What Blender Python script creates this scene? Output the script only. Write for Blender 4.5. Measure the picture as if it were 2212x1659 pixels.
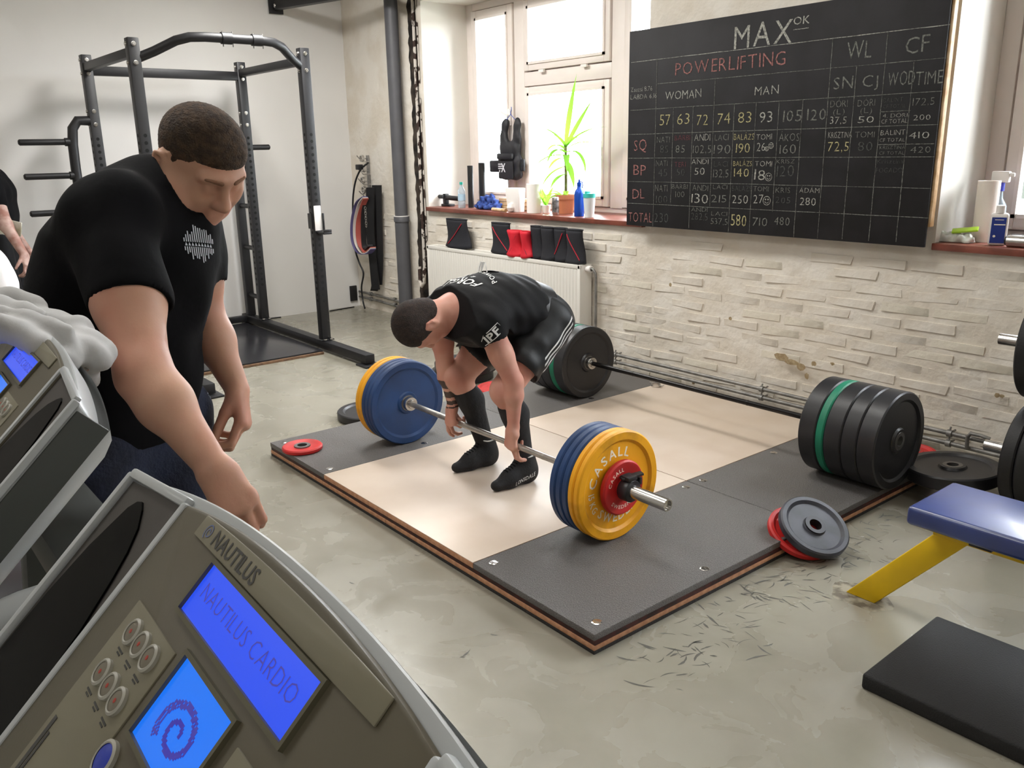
import bpy, bmesh, math, random
import numpy as np
from mathutils import Vector, Matrix, noise
from mathutils.bvhtree import BVHTree
random.seed(7); rng = np.random.default_rng(7)
PI = math.pi
for o in list(bpy.data.objects): bpy.data.objects.remove(o)
S = bpy.context.scene; COL = S.collection

# ------------------------------------------------------------------ camera, world, light, exposure
YAW, PITCH, ROLL, FPX, CZ = 0.892416, 0.2702795, -0.0186886, 1835.08, 1.58787
fw = Vector((-math.sin(YAW)*math.cos(PITCH), math.cos(YAW)*math.cos(PITCH), -math.sin(PITCH)))
rt = fw.cross(Vector((0, 0, 1))).normalized(); up = rt.cross(fw)
c_, s_ = math.cos(ROLL), math.sin(ROLL)
RT = rt*c_ + up*s_; UP = -rt*s_ + up*c_
CAM = Vector((0, 0, CZ))
cd = bpy.data.cameras.new('camera'); cam = bpy.data.objects.new('camera', cd); COL.objects.link(cam)
cd.sensor_width = 36.0; cd.lens = FPX/2212*36.0; cd.clip_start = 0.02; cd.clip_end = 200
cam.matrix_world = Matrix.Translation(CAM) @ Matrix((RT, UP, -fw)).transposed().to_4x4()
S.camera = cam
S.view_settings.view_transform = 'Standard'; S.view_settings.look = 'None'
S.view_settings.gamma = 1.0; S.view_settings.use_curve_mapping = False
S.view_settings.exposure = 0.0
S.cycles.use_denoising = True
S.cycles.max_bounces = 8; S.cycles.diffuse_bounces = 5; S.cycles.glossy_bounces = 4; S.cycles.transparent_max_bounces = 12
S.cycles.sample_clamp_indirect = 6.0
W = bpy.data.worlds.new('sky'); S.world = W; W.use_nodes = True
bg = W.node_tree.nodes['Background']; bg.inputs[0].default_value = (0.90, 0.95, 1.0, 1); bg.inputs[1].default_value = 30.0

def area(name, loc, rot, sx, sy, power, color=(1, 1, 1), portal=False):
    l = bpy.data.lights.new(name, 'AREA'); l.shape = 'RECTANGLE'; l.size = sx; l.size_y = sy; l.energy = power; l.color = color
    if portal: l.cycles.is_portal = True
    o = bpy.data.objects.new(name, l); COL.objects.link(o); o.location = loc; o.rotation_euler = rot; return o
# unseen ceiling panels added to light the room, power set area by area
LAMPS = [(-5.7, 2.9), (-5.8, 0.2), (-2.9, 2.7), (-2.7, 0.5), (0.6, 2.2), (0.6, -1.2), (-4.2, -1.9)]
LAMP_W = [88, 6, 26, 30, 4, 8, 5]

# ------------------------------------------------------------------ pixel helpers (2212x1659 photo frame -> real plane)
def ray(px, py): return (RT*((px-1106)/FPX) + UP*(-(py-829.5)/FPX) + fw)
def at(px, py, ax, v):
    d = ray(px, py); i = 'xyz'.index(ax); return CAM + d*((v-CAM[i])/d[i])
def dep(px, py, d): return CAM + ray(px, py)*d

# ------------------------------------------------------------------ materials
def lin(c): return tuple((x/255/12.92 if x/255 <= .04045 else ((x/255+.055)/1.055)**2.4) for x in c)
MATS = {}
def mat(name, rgb, rough=.6, metal=0., bump=0., bscale=60., var=0., vscale=8., spec=.5, rgb2=None, emit=0., coat=0., alpha=1., sheen=0., detail=4., vlo=.4, vhi=.62):
    if name in MATS: return MATS[name]
    m = bpy.data.materials.new(name); m.use_nodes = True; nt = m.node_tree; b = nt.nodes['Principled BSDF']
    c = lin(rgb); b.inputs['Base Color'].default_value = (*c, 1); b.inputs['Roughness'].default_value = rough
    b.inputs['Metallic'].default_value = metal; b.inputs['Specular IOR Level'].default_value = spec
    if coat: b.inputs['Coat Weight'].default_value = coat; b.inputs['Coat Roughness'].default_value = .15
    if sheen: b.inputs['Sheen Weight'].default_value = sheen
    if alpha < 1: b.inputs['Alpha'].default_value = alpha
    tc = nt.nodes.new('ShaderNodeTexCoord')
    if var > 0 or rgb2:
        n = nt.nodes.new('ShaderNodeTexNoise'); n.inputs['Scale'].default_value = vscale; n.inputs['Detail'].default_value = detail
        nt.links.new(tc.outputs['Object'], n.inputs['Vector'])
        r = nt.nodes.new('ShaderNodeValToRGB'); e = r.color_ramp.elements
        c2 = lin(rgb2) if rgb2 else tuple(x*(1-var) for x in c)
        e[0].position = vlo; e[1].position = vhi; e[0].color = (*c2, 1); e[1].color = (*c, 1)
        nt.links.new(n.outputs['Fac'], r.inputs[0]); nt.links.new(r.outputs[0], b.inputs['Base Color'])
    if bump > 0:
        n = nt.nodes.new('ShaderNodeTexNoise'); n.inputs['Scale'].default_value = bscale; n.inputs['Detail'].default_value = 5
        nt.links.new(tc.outputs['Object'], n.inputs['Vector'])
        bp = nt.nodes.new('ShaderNodeBump'); bp.inputs['Strength'].default_value = min(1, bump*2); bp.inputs['Distance'].default_value = .004*bump*2
        nt.links.new(n.outputs['Fac'], bp.inputs['Height']); nt.links.new(bp.outputs[0], b.inputs['Normal'])
    if emit: b.inputs['Emission Color'].default_value = (*c, 1); b.inputs['Emission Strength'].default_value = emit
    MATS[name] = m; return m

wallM = mat('white plaster', (232, 228, 220), .85, bump=.15, bscale=30, var=.05, vscale=2.0)
greyW = mat('grey white wall paint', (226, 224, 221), .8, bump=.08, bscale=40, var=.05, vscale=1.2)
brickM = mat('painted brick', (230, 224, 214), .8, bump=1.2, bscale=15, rgb2=(220, 211, 197), vscale=3.5)
brickB = mat('painted brick worn', (222, 215, 200), .85, bump=1.2, bscale=14, rgb2=(178, 164, 140), vscale=14, vlo=.28, vhi=.36)
chaseM = mat('dirty broken chase', (70, 60, 52), .95, bump=1.0, bscale=20, rgb2=(22, 18, 16), vscale=9)
black = mat('black powder coat', (27, 27, 30), .45, bump=.1, bscale=200)
rubber = mat('black rubber', (24, 24, 26), .55, bump=.25, bscale=120)
rubberS = mat('black rubber dull sheen', (34, 34, 37), .4, bump=.15, bscale=90)
blueP = mat('blue plate rubber', (26, 62, 112), .5, bump=.15, bscale=80, var=.25, vscale=6)
yelP = mat('yellow plate rubber', (236, 166, 14), .5, bump=.15, bscale=80, var=.3, vscale=7, vlo=.3, vhi=.45)
redP = mat('red plate rubber', (196, 32, 30), .5, bump=.1, var=.2, vscale=10)
greenP = mat('green plate rubber', (16, 128, 96), .5, bump=.1, var=.2)
chrome = mat('chrome', (205, 203, 200), .22, 1.0, var=.15, vscale=20)
steel = mat('worn steel bar', (188, 184, 178), .38, .85, bump=.2, bscale=300, var=.2, vscale=15)
galv = mat('galvanised pipe', (148, 146, 142), .5, .5, bump=.3, bscale=60, var=.35, vscale=14)
white = mat('white lacquer', (238, 234, 230), .4)
whiteM = mat('white paint marks', (235, 228, 210), .6)
radM = mat('radiator enamel', (232, 229, 222), .4)
skin = mat('skin', (206, 156, 138), .5, bump=.12, bscale=180, rgb2=(196, 136, 120), vscale=7, spec=.35, vlo=.35, vhi=.6)
skin2 = mat('skin warm', (206, 162, 138), .5, bump=.12, bscale=180, rgb2=(198, 144, 124), vscale=6, spec=.35, vlo=.35, vhi=.6)
for m in (skin, skin2):
    b = m.node_tree.nodes['Principled BSDF']; b.inputs['Subsurface Weight'].default_value = .12; b.inputs['Subsurface Radius'].default_value = (.02, .008, .004); b.inputs['Subsurface Scale'].default_value = .5
tattoo = mat('tattoo ink', (74, 58, 50), .6)
cloth = mat('black cotton', (10, 10, 13), .92, bump=.3, bscale=30, spec=.15)
clothD = mat('black sports cloth', (9, 9, 12), .75, bump=.25, bscale=40, spec=.25)
denim = mat('dark denim', (34, 42, 66), .9, bump=.4, bscale=120, rgb2=(22, 26, 42), vscale=9)
hairM = mat('short brown hair', (84, 64, 46), .85, bump=1.0, bscale=260, rgb2=(58, 43, 31), vscale=60)
hairD = mat('short dark hair', (52, 37, 30), .85, bump=1.0, bscale=260, rgb2=(34, 24, 20), vscale=60)
plywood = mat('platform plywood', (216, 200, 184), .38, rgb2=(208, 190, 172), vscale=2.4, bump=.05, bscale=50)
plyEdge = mat('plywood edge', (196, 146, 112), .7, rgb2=(176, 126, 94), vscale=40)
redEdge = mat('dark red board edge', (70, 26, 20), .6, rgb2=(40, 16, 14), vscale=30)
matTop = mat('grey rubber crumb', (118, 115, 113), .36, bump=.8, bscale=260, rgb2=(92, 89, 88), vscale=240, detail=2)
matEdge = mat('rubber edge', (46, 44, 44), .8, bump=.8, bscale=150)
yellowS = mat('yellow steel', (238, 196, 8), .45, var=.12, vscale=6)
blueV = mat('blue vinyl', (28, 52, 120), .36, bump=.08, bscale=40, var=.2, spec=.8, coat=.4)
pvc = mat('grey drain pipe', (88, 88, 92), .5, var=.12)
cons = mat('console taupe plastic', (90, 84, 68), .40, bump=.06, bscale=350, var=.06)
consL = mat('console light panel', (124, 119, 100), .42, bump=.04, bscale=300)
consG = mat('console grey shell', (182, 186, 188), .30, bump=.03, bscale=300)
consD = mat('console dark recess', (62, 58, 54), .5, bump=.08, bscale=300)
consS = mat('console dark side', (66, 69, 66), .5, bump=.06, bscale=250)
lens = mat('smoked lens', (6, 6, 6), .35, spec=.05)
fleece = mat('grey fleece', (198, 198, 198), .95, bump=.12, bscale=240, sheen=.3, var=.12, vscale=20)
wood = mat('pale wood', (222, 192, 154), .55, rgb2=(186, 146, 100), vscale=12)
sillM = mat('red brown sill', (128, 70, 56), .35, rgb2=(108, 58, 46), vscale=10)
boardM = mat('blackboard', (25, 24, 26), .62, rgb2=(33, 32, 35), vscale=5, spec=.3)
leafM = mat('dracaena leaf', (84, 142, 52), .4, rgb2=(60, 112, 38), vscale=12)
terra = mat('terracotta', (206, 130, 92), .7)
clearM = mat('clear plastic', (200, 220, 232), .1, alpha=.45)
frameW = mat('window frame paint', (236, 226, 220), .45, bump=.1, var=.06, vscale=3)

def leafmat():
    m = bpy.data.materials.new('translucent leaf'); m.use_nodes = True; nt = m.node_tree; nt.nodes.clear()
    o = nt.nodes.new('ShaderNodeOutputMaterial'); a = nt.nodes.new('ShaderNodeBsdfDiffuse'); b = nt.nodes.new('ShaderNodeBsdfTranslucent'); x = nt.nodes.new('ShaderNodeMixShader'); x.inputs[0].default_value = .45
    a.inputs[0].default_value = (*lin((110, 168, 66)), 1); b.inputs[0].default_value = (*lin((150, 200, 70)), 1)
    nt.links.new(a.outputs[0], x.inputs[1]); nt.links.new(b.outputs[0], x.inputs[2]); nt.links.new(x.outputs[0], o.inputs[0]); return m
leafM = leafmat()
def glassmat():
    m = bpy.data.materials.new('window glass'); m.use_nodes = True; nt = m.node_tree; nt.nodes.clear()
    o = nt.nodes.new('ShaderNodeOutputMaterial'); t = nt.nodes.new('ShaderNodeBsdfTransparent'); g = nt.nodes.new('ShaderNodeBsdfGlossy'); g.inputs['Roughness'].default_value = .02
    x = nt.nodes.new('ShaderNodeMixShader'); f = nt.nodes.new('ShaderNodeLayerWeight'); f.inputs[0].default_value = .12
    nt.links.new(f.outputs[0], x.inputs[0]); nt.links.new(t.outputs[0], x.inputs[1]); nt.links.new(g.outputs[0], x.inputs[2]); nt.links.new(x.outputs[0], o.inputs[0]); return m
glass = glassmat()
def floormat():
    m = bpy.data.materials.new('sealed concrete floor'); m.use_nodes = True; nt = m.node_tree; b = nt.nodes['Principled BSDF']; N = nt.nodes.new; L = nt.links.new
    tc = N('ShaderNodeTexCoord')
    def nz(sc, det=5, dist=0):
        n = N('ShaderNodeTexNoise'); n.inputs['Scale'].default_value = sc; n.inputs['Detail'].default_value = det; n.inputs['Distortion'].default_value = dist; L(tc.outputs['Object'], n.inputs['Vector']); return n
    n1 = nz(1.3, 6, .6); r1 = N('ShaderNodeValToRGB'); e = r1.color_ramp.elements
    e[0].position = .25; e[1].position = .75; e[0].color = (*lin((134, 130, 117)), 1); e[1].color = (*lin((156, 152, 139)), 1); L(n1.outputs['Fac'], r1.inputs[0])
    n2 = nz(5, 6, .3); r2 = N('ShaderNodeValToRGB'); e = r2.color_ramp.elements; e[0].position = .18; e[1].position = .55; e[0].color = (.88, .87, .85, 1); e[1].color = (1, 1, 1, 1); L(n2.outputs['Fac'], r2.inputs[0])
    mx = N('ShaderNodeMix'); mx.data_type = 'RGBA'; mx.blend_type = 'MULTIPLY'; mx.inputs[0].default_value = 1; L(r1.outputs[0], mx.inputs[6]); L(r2.outputs[0], mx.inputs[7]); L(mx.outputs[2], b.inputs['Base Color'])
    n3 = nz(4, 6, .8); mr = N('ShaderNodeMapRange'); mr.inputs[1].default_value = .35; mr.inputs[2].default_value = .65; mr.inputs[3].default_value = .16; mr.inputs[4].default_value = .38; L(n3.outputs['Fac'], mr.inputs[0]); L(mr.outputs[0], b.inputs['Roughness'])
    n4 = nz(7, 3); bp = N('ShaderNodeBump'); bp.inputs['Strength'].default_value = .15; bp.inputs['Distance'].default_value = .008; L(n4.outputs['Fac'], bp.inputs['Height']); L(bp.outputs[0], b.inputs['Normal'])
    return m
floorM = floormat()

# ------------------------------------------------------------------ object helpers
def link(name, me, m=None, parent=None):
    o = bpy.data.objects.new(name, me); COL.objects.link(o)
    if m is not None and not me.materials: me.materials.append(m)
    if parent is not None: o.parent = parent
    return o
def tag(o, label, cat, group=None):
    o['label'] = label; o['category'] = cat
    if group: o['group'] = group
    return o
def thing(name, label, cat, loc=(0, 0, 0), rot=(0, 0, 0), group=None):
    o = bpy.data.objects.new(name, None); COL.objects.link(o); o.location = loc; o.rotation_euler = rot; o.empty_display_size = .05
    return tag(o, label, cat, group)
def shade(me, angle=40):
    me.polygons.foreach_set('use_smooth', [True]*len(me.polygons))
    try: me.set_sharp_from_angle(angle=math.radians(angle))
    except Exception: pass
class MB:
    """collects simple solids into one mesh"""
    def __init__(s): s.v = []; s.f = []
    def add(s, vs, fs):
        n = len(s.v); s.v += [tuple(v) for v in vs]; s.f += [tuple(i+n for i in f) for f in fs]; return s
    def box(s, c, d, R=None):
        c = Vector(c); vs = []
        for x in (-.5, .5):
            for y in (-.5, .5):
                for z in (-.5, .5):
                    p = Vector((x*d[0], y*d[1], z*d[2])); vs.append(c + (R @ p if R else p))
        return s.add(vs, [(0, 1, 3, 2), (4, 6, 7, 5), (0, 4, 5, 1), (2, 3, 7, 6), (0, 2, 6, 4), (1, 5, 7, 3)])
    def span(s, a, b): return s.box([(a[i]+b[i])/2 for i in range(3)], [abs(b[i]-a[i]) for i in range(3)])
    def bar(s, a, b, w, h, upv=(0, 0, 1)):
        a = Vector(a); b = Vector(b); x = (b-a).normalized(); y = Vector(upv).cross(x).normalized(); z = x.cross(y)
        return s.box((a+b)/2, ((b-a).length, w, h), Matrix((x, y, z)).transposed())
    def tube(s, pts, r, n=12, cap=True, closed=False):
        pts = [Vector(p) for p in pts]; m = len(pts); rr = r if hasattr(r, '__len__') else [r]*m
        base = len(s.v); prev = None
        for i in range(m):
            t = (pts[(i+1) % m]-pts[i-1]) if closed else (pts[min(i+1, m-1)]-pts[max(i-1, 0)])
            t.normalize()
            if prev is None: nrm = t.orthogonal().normalized()
            else: nrm = (prev - t*prev.dot(t)).normalized()
            prev = nrm; bi = t.cross(nrm)
            for k in range(n):
                a = 2*PI*k/n; s.v.append(tuple(pts[i] + (nrm*math.cos(a)+bi*math.sin(a))*rr[i]))
        for i in range(m if closed else m-1):
            j = (i+1) % m
            for k in range(n): s.f.append((base+i*n+k, base+i*n+(k+1) % n, base+j*n+(k+1) % n, base+j*n+k))
        if cap and not closed:
            s.f.append(tuple(base+k for k in reversed(range(n)))); s.f.append(tuple(base+(m-1)*n+k for k in range(n)))
        return s
    def lathe(s, prof, n=48, axis='x', c=(0, 0, 0), closed=False):
        base = len(s.v); m = len(prof)
        for (a, r) in prof:
            for k in range(n):
                t = 2*PI*k/n; u, w = r*math.cos(t), r*math.sin(t)
                p = {'x': (a, u, w), 'y': (w, a, u), 'z': (u, w, a)}[axis]; s.v.append((p[0]+c[0], p[1]+c[1], p[2]+c[2]))
        for i in range(m if closed else m-1):
            j = (i+1) % m
            for k in range(n): s.f.append((base+i*n+k, base+i*n+(k+1) % n, base+j*n+(k+1) % n, base+j*n+k))
        return s
    def mesh(s, name='m'):
        me = bpy.data.meshes.new(name); me.from_pydata(s.v, [], s.f); me.update()
        bm = bmesh.new(); bm.from_mesh(me); bmesh.ops.recalc_face_normals(bm, faces=bm.faces); bm.to_mesh(me); bm.free(); return me
    def build(s, name, m, parent=None, smooth=False, bevel=0, seg=2):
        me = s.mesh(name)
        if bevel:
            bm = bmesh.new(); bm.from_mesh(me)
            eds = [e for e in bm.edges if len(e.link_faces) == 2 and e.calc_face_angle(0) > .6]
            bmesh.ops.bevel(bm, geom=eds, offset=bevel, segments=seg, affect='EDGES', profile=.5); bm.to_mesh(me); bm.free(); smooth = True
        if smooth: shade(me)
        return link(name, me, m, parent)
def struct(o): o['kind'] = 'structure'; return o
def copytree(o, loc=None, rot=None, label=None, group=None, parent=None):
    c = o.copy(); COL.objects.link(c)
    if parent is not None: c.parent = parent
    for ch in [x for x in bpy.data.objects if x.parent == o]: copytree(ch, parent=c)
    if loc is not None: c.location = loc
    if rot is not None: c.rotation_euler = rot
    if label: c['label'] = label
    if group: c['group'] = group
    return c

# text glyphs -> meshes (built-in font, thin or bold)
GL = {}
def glyph(ch, off):
    k = (ch, off)
    if k in GL: return GL[k]
    cu = bpy.data.curves.new('g', 'FONT'); cu.body = ch; cu.offset = off; cu.resolution_u = 2
    o = bpy.data.objects.new('g', cu); COL.objects.link(o); dg = bpy.context.evaluated_depsgraph_get()
    me = bpy.data.meshes.new_from_object(o.evaluated_get(dg))
    vs = [(v.co.x, v.co.y) for v in me.vertices]; fs = [tuple(p.vertices) for p in me.polygons]
    bpy.data.objects.remove(o); bpy.data.curves.remove(cu); bpy.data.meshes.remove(me)
    x0 = min((v[0] for v in vs), default=0); x1 = max((v[0] for v in vs), default=.3)
    GL[k] = ([((x-x0)/.7, y/.7) for x, y in vs], fs, (x1-x0)/.7); return GL[k]
def text2d(s, off=0., gap=.14, jit=0.):
    V, F = [], []; x = 0
    for ch in s:
        if ch == ' ': x += .42; continue
        vs, fs, w = glyph(ch, off); n = len(V); a = random.uniform(-jit, jit); sc = 1+random.uniform(-jit, jit); dy = random.uniform(-jit, jit)*.5
        V += [(x+(u*math.cos(a)-v*math.sin(a))*sc, (u*math.sin(a)+v*math.cos(a))*sc+dy) for u, v in vs]; F += [tuple(i+n for i in f) for f in fs]; x += w+gap
    return V, F, x-gap
def text_on(name, s, fn, m, parent, off=0., gap=.14, jit=0.):
    V, F, w = text2d(s, off, gap, jit); me = bpy.data.meshes.new(name)
    me.from_pydata([tuple(fn(u/w, v)) for u, v in V], [], F); me.update(); return link(name, me, m, parent)
def flat(A, B, h, upv, lift=None):
    """text from 3D point A to B (baseline), cap height h along upv"""
    A = Vector(A); B = Vector(B); upv = Vector(upv)
    return lambda u, v: A + (B-A)*u + upv*(h*v) + (lift or Vector((0, 0, 0)))

# ------------------------------------------------------------------ organic shapes: smooth solids on a grid -> surface nets
class SDF:
    def __init__(s, vox): s.p = []; s.vox = vox; s.post = []; s.cut = []
    def cap(s, a, b, ra, rb, k=.02, op='u', sq=None):
        """round cone a->b; sq=(axis, factor) flattens the section along an axis"""
        s.p.append(('c', np.array(a, float), np.array(b, float), ra, rb, k, op, sq)); return s
    def chain(s, pts, rs, k=.02, sq=None):
        for i in range(len(pts)-1): s.cap(pts[i], pts[i+1], rs[i], rs[i+1], k, 'u', sq)
        return s
    def ell(s, c, r, k=.02, op='u', R=None): s.p.append(('e', np.array(c, float), np.array(r, float), R, None, k, op, None)); return s
    def part(s): s.cut.append(len(s.p)); return s     # what follows stays crisp against what came before
    def plane(s, c, n): s.post.append((np.array(c, float), np.array(n, float)))   # keep the side n points away from
    def mesh(s, name, warp=None, inflate=0.):
        lo = np.full(3, 1e9); hi = -lo
        for q in s.p:
            if q[6] != 'u': continue
            if q[0] == 'c': r = max(q[3], q[4]); l = np.minimum(q[1], q[2])-r; h = np.maximum(q[1], q[2])+r
            else: r = q[2].max(); l = q[1]-r; h = q[1]+r
            lo = np.minimum(lo, l); hi = np.maximum(hi, h)
        lo -= 3*s.vox+inflate; hi += 3*s.vox+inflate; n = np.ceil((hi-lo)/s.vox).astype(int)+1
        F = np.full(n, .08, np.float32)
        ax = [lo[i]+np.arange(n[i])*s.vox for i in range(3)]
        FA = None
        for pi, (t, a, b_, ra, rb, k, op, sq) in enumerate(s.p):
            if pi in s.cut: FA = F if FA is None else np.minimum(FA, F); F = np.full(n, .08, np.float32)
            if t == 'c': r = max(ra, rb); l = np.minimum(a, b_)-r; h = np.maximum(a, b_)+r
            else: r = b_.max(); l = a-r; h = a+r
            mg = k+.03+inflate
            i0 = np.clip(np.floor((l-mg-lo)/s.vox).astype(int), 0, n-1); i1 = np.clip(np.ceil((h+mg-lo)/s.vox).astype(int)+1, 1, n)
            X, Y, Z = [ax[i][i0[i]:i1[i]].astype(np.float32) for i in range(3)]
            X = X[:, None, None]; Y = Y[None, :, None]; Z = Z[None, None, :]
            if t == 'c':
                A = a.copy(); Bv = (b_-a); px, py, pz = X-A[0], Y-A[1], Z-A[2]
                L2 = max(1e-9, Bv @ Bv); tt = np.clip((px*Bv[0]+py*Bv[1]+pz*Bv[2])/L2, 0, 1)
                dx, dy, dz = px-tt*Bv[0], py-tt*Bv[1], pz-tt*Bv[2]
                if sq is not None:
                    q = np.array(sq[0], float); q /= np.linalg.norm(q); al = dx*q[0]+dy*q[1]+dz*q[2]; e = (1/sq[1]-1)*al
                    d = np.sqrt((dx+e*q[0])**2+(dy+e*q[1])**2+(dz+e*q[2])**2)-(ra+(rb-ra)*tt)
                else: d = np.sqrt(dx*dx+dy*dy+dz*dz)-(ra+(rb-ra)*tt)
            else:
                px, py, pz = X-a[0], Y-a[1], Z-a[2]
                if ra is not None:
                    R = np.array(ra); px, py, pz = [R[0, i]*px+R[1, i]*py+R[2, i]*pz for i in range(3)]
                k0 = np.sqrt((px/b_[0])**2+(py/b_[1])**2+(pz/b_[2])**2)+1e-6; k1 = np.sqrt((px/b_[0]**2)**2+(py/b_[1]**2)**2+(pz/b_[2]**2)**2)+1e-6
                d = k0*(k0-1)/k1
            sl = tuple(slice(i0[i], i1[i]) for i in range(3)); G = F[sl]
            if op == 's': d = -d; h = np.maximum(k-np.abs(G-d), 0)/k; F[sl] = np.maximum(G, d)+h*h*k*.25
            else: h = np.maximum(k-np.abs(G-d), 0)/k; F[sl] = np.minimum(G, d)-h*h*k*.25
        if FA is not None: F = np.minimum(F, FA)
        F -= inflate
        if warp is not None or s.post:
            X, Y, Z = ax[0][:, None, None], ax[1][None, :, None], ax[2][None, None, :]
            if warp is not None: F += warp(X, Y, Z).astype(np.float32)
            for c, nn in s.post: F = np.maximum(F, ((X-c[0])*nn[0]+(Y-c[1])*nn[1]+(Z-c[2])*nn[2]).astype(np.float32))
        # surface nets
        sg = F < 0; a, b, c = np.array(F.shape)-1
        cnt = np.zeros((a, b, c), np.int8)
        for i in (0, 1):
            for j in (0, 1):
                for k in (0, 1): cnt += sg[i:a+i, j:b+j, k:c+k]
        act = (cnt > 0) & (cnt < 8); idx = np.argwhere(act); N = len(idx)
        cr = np.array([(i, j, k) for i in (0, 1) for j in (0, 1) for k in (0, 1)])
        val = np.stack([F[idx[:, 0]+q[0], idx[:, 1]+q[1], idx[:, 2]+q[2]] for q in cr], 1)
        acc = np.zeros((N, 3)); m = np.zeros(N)
        for i in range(8):
            for j in range(i+1, 8):
                if np.abs(cr[i]-cr[j]).sum() != 1: continue
                x = (val[:, i] < 0) != (val[:, j] < 0); t = val[:, i]/(val[:, i]-val[:, j]+1e-12)
                acc += np.where(x[:, None], cr[i]+t[:, None]*(cr[j]-cr[i]), 0); m += x
        V = lo+(idx+acc/m[:, None])*s.vox
        id3 = np.full((a, b, c), -1, np.int32); id3[idx[:, 0], idx[:, 1], idx[:, 2]] = np.arange(N)
        Q = []
        for d in range(3):
            s0 = [slice(0, -1)]*3; s1 = [slice(0, -1)]*3; s1[d] = slice(1, None)
            A_, B_ = sg[tuple(s0)], sg[tuple(s1)]
            if True:
                e = np.argwhere(A_ != B_); e = e[(e[:, (d+1) % 3] > 0) & (e[:, (d+2) % 3] > 0)]
                u, w = np.zeros(3, int), np.zeros(3, int); u[(d+1) % 3] = 1; w[(d+2) % 3] = 1
                q = [id3[tuple((e-o).T)] for o in (u+w, w, 0*u, u)]   # order round the edge
                q = np.stack(q, 1); fl = B_[tuple(e.T)]; q[fl] = q[fl][:, ::-1]; Q.append(q)
        Q = np.concatenate(Q)
        me = bpy.data.meshes.new(name); me.vertices.add(N); me.vertices.foreach_set('co', V.astype(np.float32).ravel())
        me.loops.add(len(Q)*4); me.loops.foreach_set('vertex_index', Q.ravel().astype(np.int32)); me.polygons.add(len(Q))
        me.polygons.foreach_set('loop_start', np.arange(len(Q), dtype=np.int32)*4); me.polygons.foreach_set('loop_total', np.full(len(Q), 4, np.int32))
        me.update(calc_edges=True); me.validate()
        me.polygons.foreach_set('use_smooth', [True]*len(me.polygons)); return me
def bvh(me): return BVHTree.FromPolygons([v.co.copy() for v in me.vertices], [tuple(p.vertices) for p in me.polygons])
def drape(fn, tree, nrm, lift=.0015, out=.15):
    """throw a flat layout onto a surface along -nrm"""
    nrm = Vector(nrm).normalized()
    def g(u, v):
        p = fn(u, v); h = tree.ray_cast(p+nrm*out, -nrm, out+.3)
        return h[0]+nrm*lift if h[0] is not None else p
    return g

# ------------------------------------------------------------------ the room
X0, X1, Y0, YW, ZC = -8.02, 2.6, -3.6, 4.40, 3.25
me = MB().span((X0-.2, Y0-.2, -.12), (X1+.2, YW+.1, 0)).mesh(); fl = struct(link('floor', me, floorM))
struct(MB().span((X0-.2, Y0-.2, ZC), (X1+.2, YW+.9, ZC+.15)).build('ceiling', wallM))
struct(MB().span((X0-.2, Y0-.2, 0), (X0, YW+.9, ZC)).build('wall_left', greyW))
struct(MB().span((X1, Y0-.2, 0), (X1+.2, YW+.9, ZC)).build('wall_right', greyW))
struct(MB().span((X0, Y0-.2, 0), (X1, Y0, ZC)).build('wall_front', greyW))
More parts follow.
